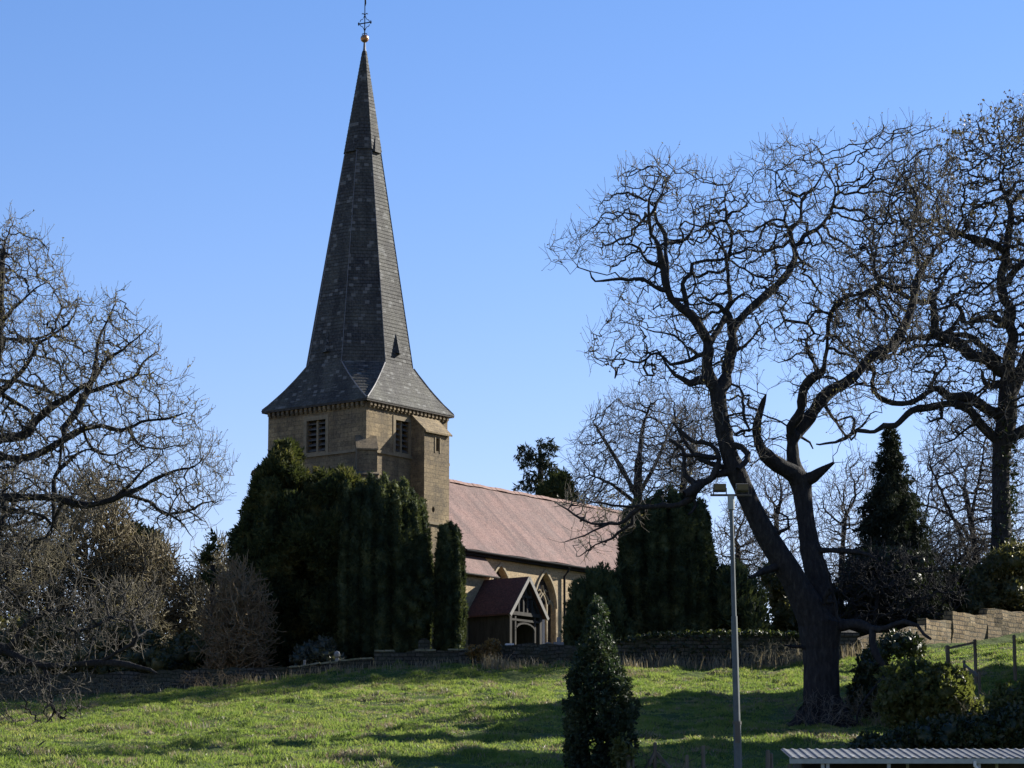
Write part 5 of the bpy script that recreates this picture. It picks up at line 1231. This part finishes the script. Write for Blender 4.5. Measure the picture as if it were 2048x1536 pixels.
# evergreen undergrowth behind the left wall and right of the oak
poly = [(-60, 1420), (-60, 1230), (60, 1215), (150, 1235), (260, 1230), (330, 1250), (345, 1410)]
C, Rr = lobes_in(poly, 160, 100, (.4, .8), (.35, .7), 2.)
lo_ = np.array([P(px, 1338 + rng.uniform(-25, 45), 157 + rng.uniform(-1, 1)) for px in np.linspace(-70, 345, 60)])
C = np.concatenate([C, lo_]); Rr = np.concatenate([Rr, np.stack([rng.uniform(.45, .7, 60), rng.uniform(.5, .8, 60)], 1)])
evergreen('laurel_bush', 'low olive evergreen scrub under the brown thicket behind the left wall', 'shrub', C, Rr, org_at(150, 1350, 160), M['mossy'], 12, .22, .12, 3, .9, .2, .6, core=.7)
poly = [(1640, 1270), (1640, 1170), (1680, 1120), (1740, 1100), (1800, 1090), (1860, 1120), (1880, 1200), (1850, 1255), (1760, 1275)]
C, Rr = lobes_in(poly, 161, 70, (.4, .8), (.4, .8), 2.4)
evergreen('holly_tree', 'shaded dark evergreen mass at the foot of the pointed spruce', 'tree', C, Rr, org_at(1760, 1290, 161), M['ivy'], 30, .17, .08, 4, .9, .2, .7, core=.7)
poly = [(1935, 1235), (1940, 1160), (1970, 1110), (2020, 1080), (2070, 1090), (2110, 1180), (2100, 1240)]
C, Rr = lobes_in(poly, 163.5, 60, (.4, .8), (.35, .7), 2.6)
evergreen('holly_tree', 'olive leaved evergreen skirt around the ivy clad trunk at the right edge', 'tree', C, Rr, org_at(2020, 1290, 163.5), M['mossy'], 24, .22, .11, 3, .9, .2, .7, trunk=[(2030, 1300, 163.5, .26), (2030, 1150, 163.5, .16)])
poly = [(1830, 1260), (1828, 1195), (1860, 1150), (1920, 1130), (1985, 1140), (2070, 1160), (2075, 1245), (1950, 1255)]
C, Rr = lobes_in(poly, 172, 60, (.45, .8), (.35, .7), 2.2)
evergreen('laurel_bush', 'dark undergrowth filling the space behind the stepped wall', 'shrub', C, Rr, org_at(1950, 1290, 172), M['ivy'], 14, .28, .13, 3, .9, .2, .6, core=.75)
poly = [(335, 1360), (335, 1290), (380, 1255), (440, 1245), (500, 1255), (560, 1270), (590, 1380), (450, 1395), (335, 1400)]
C, Rr = lobes_in(poly, 162, 70, (.4, .8), (.35, .7), 2.)
lo_ = np.array([P(px, 1325 + rng.uniform(-20, 45), 159 + rng.uniform(-1, 1)) for px in np.linspace(330, 590, 36)])
C = np.concatenate([C, lo_]); Rr = np.concatenate([Rr, np.stack([rng.uniform(.45, .7, 36), rng.uniform(.5, .8, 36)], 1)])
evergreen('laurel_bush', 'low dark undergrowth between the thicket and the widest yew', 'shrub', C, Rr, org_at(450, 1370, 162), M['mossy'], 14, .22, .1, 3, .9, .2, .6, core=.75)
poly = [(1880, 1235), (1790, 1225), (1770, 1290), (1800, 1305), (1850, 1290)]
# foreground holly
Yh = 72.
poly = [(1125, 1620), (1130, 1500), (1128, 1420), (1122, 1385), (1138, 1352), (1152, 1305), (1170, 1255), (1184, 1208), (1192, 1188), (1203, 1208), (1217, 1258), (1234, 1310), (1256, 1355), (1272, 1390), (1276, 1440), (1266, 1520), (1270, 1620)]
C, Rr = lobes_in(poly, Yh, 200, (.10, .22), (.13, .32), .98); C, Rr = edge_fill(C, Rr, poly, Yh, 160, (.045, .09), 1.05, (1.2, 2.6))
evergreen('holly_tree', 'young conical holly with glinting leaves standing in the pasture', 'tree', C, Rr, org_at(1200, 1620, Yh), M['holly'], 120, .085, .045, 5, .9, .3, .9, core=.42, trunk=[(1198, 1640, Yh, .09), (1198, 1400, Yh, .06), (1194, 1225, Yh, .015)])
poly = [(1215, 1560), (1222, 1500), (1240, 1455), (1262, 1470), (1275, 1510), (1272, 1560)]
C, Rr = lobes_in(poly, 71.2, 14, (.1, .2), (.12, .24), .4)
evergreen('bramble_bush', 'small pale leaved bramble at the lower right of the conical holly', 'shrub', C, Rr, org_at(1245, 1560, 71.2), M['bramble'], 90, .10, .06, 3, .7, .3, .8, core=.5)
# bramble bushes on the bank at the right
for lb, poly, Yb, nl, mt, rr in (
    ('sunlit leafy bramble mound right of the oak below the fence posts', [(1760, 1440), (1755, 1370), (1790, 1335), (1850, 1320), (1920, 1340), (1965, 1390), (1985, 1440), (1870, 1450)], 96, 70, 'bramble', (.25, .5)),
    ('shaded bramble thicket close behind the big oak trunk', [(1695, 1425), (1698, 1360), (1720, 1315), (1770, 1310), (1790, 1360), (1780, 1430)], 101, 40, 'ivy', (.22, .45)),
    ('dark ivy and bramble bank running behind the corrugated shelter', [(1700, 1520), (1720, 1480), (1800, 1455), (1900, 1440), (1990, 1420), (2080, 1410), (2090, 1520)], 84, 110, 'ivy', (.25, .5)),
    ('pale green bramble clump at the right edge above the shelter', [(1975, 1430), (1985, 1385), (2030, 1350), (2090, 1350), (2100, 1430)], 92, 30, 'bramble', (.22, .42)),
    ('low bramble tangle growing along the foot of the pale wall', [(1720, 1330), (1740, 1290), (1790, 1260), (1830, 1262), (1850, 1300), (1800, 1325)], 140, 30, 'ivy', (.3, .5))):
    C, Rr = lobes_in(poly, Yb, nl, rr, rr, 1.6); q = poly[0]
    evergreen('bramble_bush', lb, 'shrub', C, Rr, org_at((poly[0][0] + poly[-1][0]) / 2, max(p[1] for p in poly), Yb), M[mt], 42 if Yb < 110 else 24, .15, .09, 3, .8, .3, .7, core=.68)
# orange shrub on the wall
C, Rr = lobes_in([(925, 1330), (928, 1305), (945, 1292), (965, 1290), (985, 1282), (1000, 1295), (1002, 1330)], 146.2, 20, (.16, .3), (.14, .28), .5, .5)
evergreen('orange_shrub', 'small orange brown shrub against the wall below the porch', 'shrub', C, Rr, org_at(965, 1335, 146.2), M['gorse'], 60, .16, .07, 3, .8, .5, .7, core=.5)
# grey green shrub mound under the wide yew
C, Rr = lobes_in([(583, 1335), (583, 1300), (600, 1280), (630, 1272), (660, 1280), (680, 1310), (682, 1335)], 150.5, 26, (.25, .42), (.22, .4), 1.1, .6)
evergreen('shrub_mound', 'rounded grey green shrub mound beneath the broad tufted yew', 'shrub', C, Rr, org_at(632, 1335, 150.5), leaf_mat('grey_green_leaf', [(.3, (.035, .045, .032)), (.7, (.085, .095, .07))], 1.5, .2), 40, .18, .08, 3, .8, .4, .7, core=.7)
# ivy on the churchyard wall
q = []
for i in range(len(WT5) - 1):
    for _ in range(46):
        t_ = rng.random(); p = WT5[i] * (1 - t_) + WT5[i + 1] * t_; f = rng.random() ** 1.6
        q.append(p + [rng.normal(0, .05), -.06 - .22 * rng.random() + (.3 if rng.random() < .4 else 0), .1 + rng.normal(0, .07) - 1.4 * f * (rng.random() < .6)])
wo = np.array(W5.location)
leaves('ivy', np.array(q), M['ivy'], W5, wo, .15, .12, 2)
leaves('ivy_top', np.array([p + [0, rng.uniform(-.1, .5), .08 + abs(rng.normal(0, .06))] for p in WT5 for _ in range(16)]), M['bramble'], W5, wo, .15, .11, 2)
small_twiggy(1560, 1345, 145.6, 1.3, 8, 2.0, M['twig_olive'], 'dead_bramble', 'tangle of dead bramble stems against the ivy topped wall', 'shrub', dens=260)
small_twiggy(1745, 1400, 99., 1.5, 8, 1.3, M['twig_olive'], 'dead_bramble', 'pale leafless stems sprawling at the right of the oak trunk foot', 'shrub', dens=260)
small_twiggy(1980, 1440, 94., 1.6, 6, 1.2, M['twig_brown'], 'dead_bramble', 'dry brown stems in front of the sunlit bramble mound', 'shrub', dens=160)
small_twiggy(1330, 1540, 71.5, .8, 6, .9, M['twig_olive'], 'dead_bramble', 'dry stems around the leaning posts at the bottom edge', 'shrub', dens=160)
small_twiggy(250, 1395, 146., 1.0, 8, 2.4, M['twig_olive'], 'dead_bramble', 'dark leafless brambles along the foot of the low left wall', 'shrub', dens=260)
small_twiggy(430, 1375, 146., .9, 8, 2.2, M['twig_russet'], 'dead_bramble', 'russet dead stems at the foot of the wall under the beech bush', 'shrub', dens=240)

# ------------------------------------------------------------------ graves
def headstone(px, py, Yb, w, h, th, style, mt, label, rz=0, lean_=0.):
    p = P(px, py, Yb); gzv = g1(p[0], p[1]); z0 = min(gzv, p[2])
    o = empty('gravestone', (p[0], p[1], z0 - .05), rz, label, 'gravestone'); o.rotation_euler = (lean_, 0, rz); hh = h + p[2] - z0
    mb = MB()
    if style == 'cross':
        mb.box((-.08, -.06, 0), (.08, .06, hh)); mb.box((-w / 2, -.058, hh * .66), (-.081, .058, hh * .66 + .15)); mb.box((.081, -.058, hh * .66), (w / 2, .058, hh * .66 + .15)); mb.box((-.25, -.2, 0), (.25, .2, .25))
    elif style == 'ball':
        mb.box((-.09, -.09, 0), (.09, .09, hh - .2)); mb.tube([(0, 0, hh - .2), (0, 0, hh - .13), (0, 0, hh), (0, 0, hh + .12), (0, 0, hh + .16)], [.05, .14, .17, .12, .03], 10)
    else:
        n = 9; pr = [(-w / 2, 0), (w / 2, 0), (w / 2, hh - (w * .35 if style == 'round' else .02))]
        if style == 'round': pr += [(w / 2 * math.cos(a), hh - w * .35 + w * .35 * math.sin(a)) for a in np.linspace(0.2, math.pi - .2, n)]
        pr += [(-w / 2, hh - (w * .35 if style == 'round' else .02))]
        mb.prism([(a, -th / 2, z) for a, z in pr], [(a, th / 2, z) for a, z in pr]); mb.box((-w / 2 - .08, -th / 2 - .08, 0), (w / 2 + .08, th / 2 + .08, .12))
    mb.build('stone', mt, o)
    return o
headstone(1019, 1297, 150, .42, .32, .3, 'flat', M['palegrave'], 'bright white square headstone by the left porch post', .2)
headstone(1062, 1300, 150, .5, .42, .12, 'flat', M['rubble'], 'dark square headstone before the porch door', .1)
headstone(1096, 1300, 149.5, .4, .45, .1, 'round', M['grave'], 'low rounded headstone right of the porch', .3, .1)
headstone(1117, 1302, 149.5, .55, .75, .1, 'cross', M['grave'], 'grey stone cross right of the porch, tallest of the graves', .5)
headstone(1040, 1302, 149, .55, .28, .12, 'round', M['grave'], 'small rounded headstone in front of the porch step', .1, -.08)
headstone(848, 1302, 151.5, .6, .7, .16, 'round', M['rubble'], 'broad grey headstone between the upright yew and the single column yew', .1, .06)
headstone(609, 1330, 148.6,   .12, .32, .12, 'flat', M['grave'], 'slim pale marker post on the wall below the shrub mound', 0)
headstone(674, 1320, 149, .2, .35, .2, 'ball', M['grave'], 'pale ball topped grave marker at the right of the shrub mound', 0)

# ------------------------------------------------------------------ fences
def fence(label, posts, rails=(), wires=(), braces=(), wd=.11):
    """posts: (px, ytop, Y, length)"""
    a = P(posts[0][0], posts[0][1], posts[0][2]); o = empty('fence', (a[0], a[1], g1(a[0], a[1])), 0, label, 'fence'); ov = np.array(o.location); tops = []
    for px, yt, Yp in posts:
        q = P(px, yt, Yp); zb = g1(q[0], q[1]) - .3; mb = MB(); w_ = wd * rng.uniform(.85, 1.1); dx = rng.normal(0, .02, 2)
        b0 = Vector((q[0], q[1], zb)) - Vector(ov); b1 = Vector(q) - Vector(ov) + Vector((dx[0], dx[1], 0)); mb.tube([b0, b0.lerp(b1, .5), b1, b1 + Vector((0, 0, .03))], [w_ / 2, w_ / 2, w_ * .48, w_ * .3], 7); mb.build('post', M['fence'], o); tops.append(b1)
    for i, j, dz in rails: mb = MB(); mb.bar(tops[i] - Vector((0, .06, dz)), tops[j] - Vector((0, .06, dz)), .04, .09); mb.build('rail', M['fence'], o)
    for i, (dx, l) in braces: mb = MB(); mb.bar(tops[i] - Vector((0, 0, .2)), tops[i] + Vector((dx, -.2, -l)), .07, .07); mb.build('brace', M['fence'], o)
    if wires:
        mb = MB()
        for dz in wires:
            for i in range(len(tops) - 1):
                if (tops[i + 1] - tops[i]).length < 9: mb.tube([tops[i] - Vector((0, 0, dz)), tops[i].lerp(tops[i + 1], .5) - Vector((0, 0, dz + .03)), tops[i + 1] - Vector((0, 0, dz))], .006, 3)
        mb.build('wire', M['iron'], o)
    return o
fence('grey post and rail fence on the grass bank below the stepped wall', [(1896, 1292, 118), (1950, 1280, 118), (2028, 1271, 118), (2110, 1262, 118)], [(0, 1, .1)], (.25, .6), (), .17)
fence('short stub fence with a low rail in the bramble at the right', [(1928, 1322, 110), (1958, 1346, 104)], [(0, 1, .15)])
fence('row of weathered posts with slanting braces along the bottom edge right of the holly', [(1256, 1512, 71), (1264, 1505, 71.2), (1308, 1487, 71.5), (1374, 1512, 71), (1408, 1494, 71.4)], [], (.15, .45), [(2, (.5, .75)), (2, (-.32, .8))], .10)
fence('thick twin fence posts beside the foot of the lamp pole', [(1533, 1502, 71.5), (1543, 1508, 71.7)], [], (), (), .13)

# ------------------------------------------------------------------ floodlight pole
Yp = 70.; q0 = P(1478, 1600, Yp); q1 = P(1462, 992, Yp); zb = g1(q0[0], q0[1]) - .2
dirp = (q1 - q0) / (q1[2] - q0[2]); b0 = q0 + dirp * (zb - q0[2])
lamp = empty('floodlight_pole', tuple(b0), 0, 'tall grey floodlight pole with two lamp heads before the oak', 'lamp post'); ov = Vector(b0)
mb = MB(); L = lambda t: Vector(b0) + (Vector(q1) - Vector(b0)) * t - ov
mb.tube([L(0), L(.25), L(.2501), L(.6), L(.6001), L(.97)], [.10, .095, .082, .074, .058, .048], 12); pole = mb.build('pole', M['polesteel'], lamp, True)
mb = MB(); q_ = L(.22); mb.box(tuple(q_ + Vector((-.06, -.112, -.25))), tuple(q_ + Vector((.06, -.08, .25)))); mb.build('service_hatch', M['lampbody'], lamp)
mb = MB(); mb.tube([L(.245), L(.255)], .108, 12); mb.build('pole_band', M['lampbody'], lamp)
mb = MB(); mb.tube([L(.955), L(1.0)], .085, 12); mb.build('collar', M['postpaint'], lamp)
q = L(1.0); mb = MB(); mb.bar(q + Vector((-.5, 0, .02)), q + Vector((.5, 0, .02)), .05, .05); mb.build('crossarm', M['lampbody'], lamp)
for sx in (-1, 1):
    cx_ = q + Vector((sx * .27, -.02, .02)); mb = MB()
    f = [(-.145, -.12, .10), (.145, -.12, .10), (.145, .1, .08), (-.145, .1, .08)]; g_ = [(-.145, -.16, .25), (.145, -.16, .25), (.145, .08, .29), (-.145, .08, .29)]
    mb.prism([cx_ + Vector(v) for v in f], [cx_ + Vector(v) for v in g_]); hd = mb.build('floodlight', M['lampbody'], lamp)
    mb = MB(); mb.poly([cx_ + Vector(v) for v in ((-.125, -.133, .118), (.125, -.133, .118), (.125, -.163, .238), (-.125, -.163, .238))]); mb.build('lamp_glass', plain('lamp_front', (.11, .09, .06), .3), hd)
    mb = MB(); mb.bar(cx_ + Vector((-.155, -.02, .0)), cx_ + Vector((-.155, -.02, .17)), .025); mb.bar(cx_ + Vector((.155, -.02, .0)), cx_ + Vector((.155, -.02, .17)), .025); mb.bar(cx_ + Vector((-.155, -.02, .0)), cx_ + Vector((.155, -.02, .0)), .025); mb.build('bracket', M['lampbody'], hd)

# ------------------------------------------------------------------ corrugated open shelter
Ys = 62.
a = P(1580, 1517, Ys); c_ = P(2140, 1517, Ys); zg = g1(a[0], a[1])
sh = empty('corrugated_shelter', (a[0], a[1], zg), 0, 'open fronted shelter with corrugated sheet roof at the bottom right', 'shelter')
LW = c_[0] - a[0]; ze = a[2] - zg; dp = 2.3; rise = P(1640, 1499, Ys + dp)[2] - zg
mb = MB(); n = int(LW / .0225); prof = []
for i in range(n + 1):
    ph = i % 8; hgt = (0, .008, .02, .022, .02, .008, 0, 0)[ph]; prof.append((i * LW / n - .0, hgt))
nseg = 2
for i in range(n):
    (x0, h0), (x1, h1) = prof[i], prof[i + 1]
    for j in range(nseg):
        y0, y1 = dp * j / nseg - .12, dp * (j + 1) / nseg - .12; z0, z1 = ze + (rise - ze) * j / nseg, ze + (rise - ze) * (j + 1) / nseg
        mb.poly([(x0, y0, z0 + h0), (x1, y0, z0 + h1), (x1, y1, z1 + h1), (x0, y1, z1 + h0)])
sr = mb.build('roof', M['galv'], sh)
mb = MB(); mb.box((-.02, -.11, ze - .11), (LW, -.07, ze - .004)); mb.build('fascia', M['postpaint'], sh)
for px in (1645, 1655, 1777, 1822, 1957, 2002, 2090):
    x = P(px, 1530, Ys)[0] - a[0]; mb = MB(); r = .035 if px in (1645, 1655, 1777, 1957) else .028; yy = -.03 if px in (1645, 1655, 1777, 1957) else .55
    mb.box((x - r, yy - r, -.3), (x + r, yy + r, ze - .03 + max(0, yy) * .1)); mb.build('post', M['postpaint'], sh)
mb = MB(); mb.box((.25, dp - .25, -.3), (LW, dp - .2, rise - .05)); mb.box((.25, .1, -.3), (.3, dp - .25, ze - .03)); mb.build('back_wall', M['darkwood'], sh)
mb = MB(); x = P(1948, 1530, Ys)[0] - a[0]; mb.tube([(x, -.13, ze - .06), (x, -.13, ze - .16), (x + .05, -.13, ze - .22), (x + .11, -.1, ze - .24)], .035, 8); mb.build('downpipe', M['palegrave'], sh)
mb = MB(); mb.bar((P(1960, 1530, Ys)[0] - a[0], .3, ze - .22), (P(1998, 1530, Ys)[0] - a[0], .5, ze - .2), .03); mb.build('rail', M['postpaint'], sh)
mb = MB(); x = .0; mb.box((-.05, -.06, -.3), (.02, .0, ze - .115)); mb.build('end_post', M['fence'], sh)

# fallen branch in the grass at the left
p = P(62, 1508, 90); p[2] = g1(p[0], p[1]) + .12
o = empty('fallen_branch', tuple(p), 0, 'dead brown branch lying in the grass at the bottom left', 'branch'); mb = MB()
mb.tube([(-.7, 0, 0), (-.3, .05, .06), (.1, 0, .05), (.6, -.05, .1)], [.06, .055, .045, .02], 6); mb.tube([(.1, 0, .05), (.3, .1, .22), (.42, .1, .3)], [.03, .025, .01], 5); mb.tube([(-.3, .05, .06), (-.5, -.1, .2)], [.03, .01], 5)
mb.build('bark', M['oldwood'], o)
for px, py, Yb, s, lb in ((297, 1463, 104, .13, 'small pale stone in the sunlit grass at the left'), (412, 1487, 97, .15, 'small tan stone among the dry tufts in the pasture'), (8, 1488, 96, .16, 'pale stone at the left edge of the pasture')):
    p = P(px, py, Yb); p[2] = g1(p[0], p[1]) + .1
    v = IV * (1 + .15 * rng.normal(size=(len(IV), 1))) * [s, s * .8, s * .7]
    o = mesh_np('field_stone', v, IF, M['dress'], smooth=True); o.location = p; tag(o, lb, 'stone')

# evergreen oaks on the bank just outside the frame: they shade the lower right of the pasture
for k, (x, y, hh_) in enumerate(((26, 87.5, 14.5), (26.5, 95, 16.5), (27.5, 110.5, 16.5), (28.5, 119, 15.5), (30, 128, 15))):
    zb = g1(x, y); n = 170; q = rng.normal(0, 1, (n, 3)); q /= np.linalg.norm(q, axis=1)[:, None]; q *= rng.random((n, 1)) ** .45
    C = np.array([x, y, zb + hh_ * .56]) + q * [5.0, 5.2, hh_ * .42]; Rr = np.stack([rng.uniform(.6, 1.15, n), rng.uniform(.5, .95, n)], 1)
    o = evergreen('evergreen_oak', ('spreading evergreen oak nearest the shelter', 'second evergreen oak from the shelter', 'tall evergreen oak near the post and rail fence', 'evergreen oak second from the stepped wall', 'evergreen oak closest to the stepped wall')[k] + ' beyond the right edge', 'tree', C, Rr, np.array([x, y, zb]), M['ivy'], 9, .42, .24, 2, .8, .2, .7, core=.7, group='evergreen oaks beyond the right edge')
    mb = MB(); mb.tube([(0, 0, -.3), (.1, 0, hh_ * .3), (0, .1, hh_ * .75)], [.45, .36, .12], 9); mb.build('trunk', M['bark'], o, True)

# ------------------------------------------------------------------ sun, sky, camera
SAZ, SEL = R(58), R(27)
w_ = bpy.data.worlds.new('World'); SC.world = w_; w_.use_nodes = True; nt = w_.node_tree; bg = nt.nodes['Background']
sky = nt.nodes.new('ShaderNodeTexSky'); sky.sky_type = 'NISHITA'; sky.sun_disc = False; sky.sun_elevation = SEL; sky.sun_rotation = SAZ
sky.altitude = 0; sky.air_density = 1.; sky.dust_density = .1; sky.ozone_density = 2.5
hs = nt.nodes.new('ShaderNodeHueSaturation'); hs.inputs['Saturation'].default_value = 1.27; hs.inputs['Value'].default_value = 1.
nt.links.new(sky.outputs[0], hs.inputs['Color']); nt.links.new(mix(nt, hs.outputs[0], (1.27, .965, 1.08), 1., 'MULTIPLY'), bg.inputs[0]); bg.inputs[1].default_value = .062
sl_ = bpy.data.lights.new('sun', 'SUN'); sl_.energy = 5.0; sl_.angle = R(.5); sl_.color = (1, .93, .82); so = bpy.data.objects.new('sun', sl_); COL.objects.link(so)
d = Vector((math.sin(SAZ) * math.cos(SEL), math.cos(SAZ) * math.cos(SEL), math.sin(SEL))); so.rotation_euler = d.to_track_quat('Z', 'Y').to_euler(); so.location = (60, 60, 60)
cam = bpy.data.cameras.new('camera'); co = bpy.data.objects.new('camera', cam); COL.objects.link(co); co.location = (0, 0, CZ); co.rotation_euler = (math.pi / 2 + PIT, 0, 0)
cam.sensor_width = 36; cam.lens = 36 * FPX / 2048; cam.clip_end = 4000; cam.clip_start = .5; SC.camera = co
vs = SC.view_settings; vs.view_transform = 'Standard'; vs.look = 'None'; vs.exposure = 1.4; vs.gamma = 1.
SC.cycles.max_bounces = 6; SC.cycles.transparent_max_bounces = 4
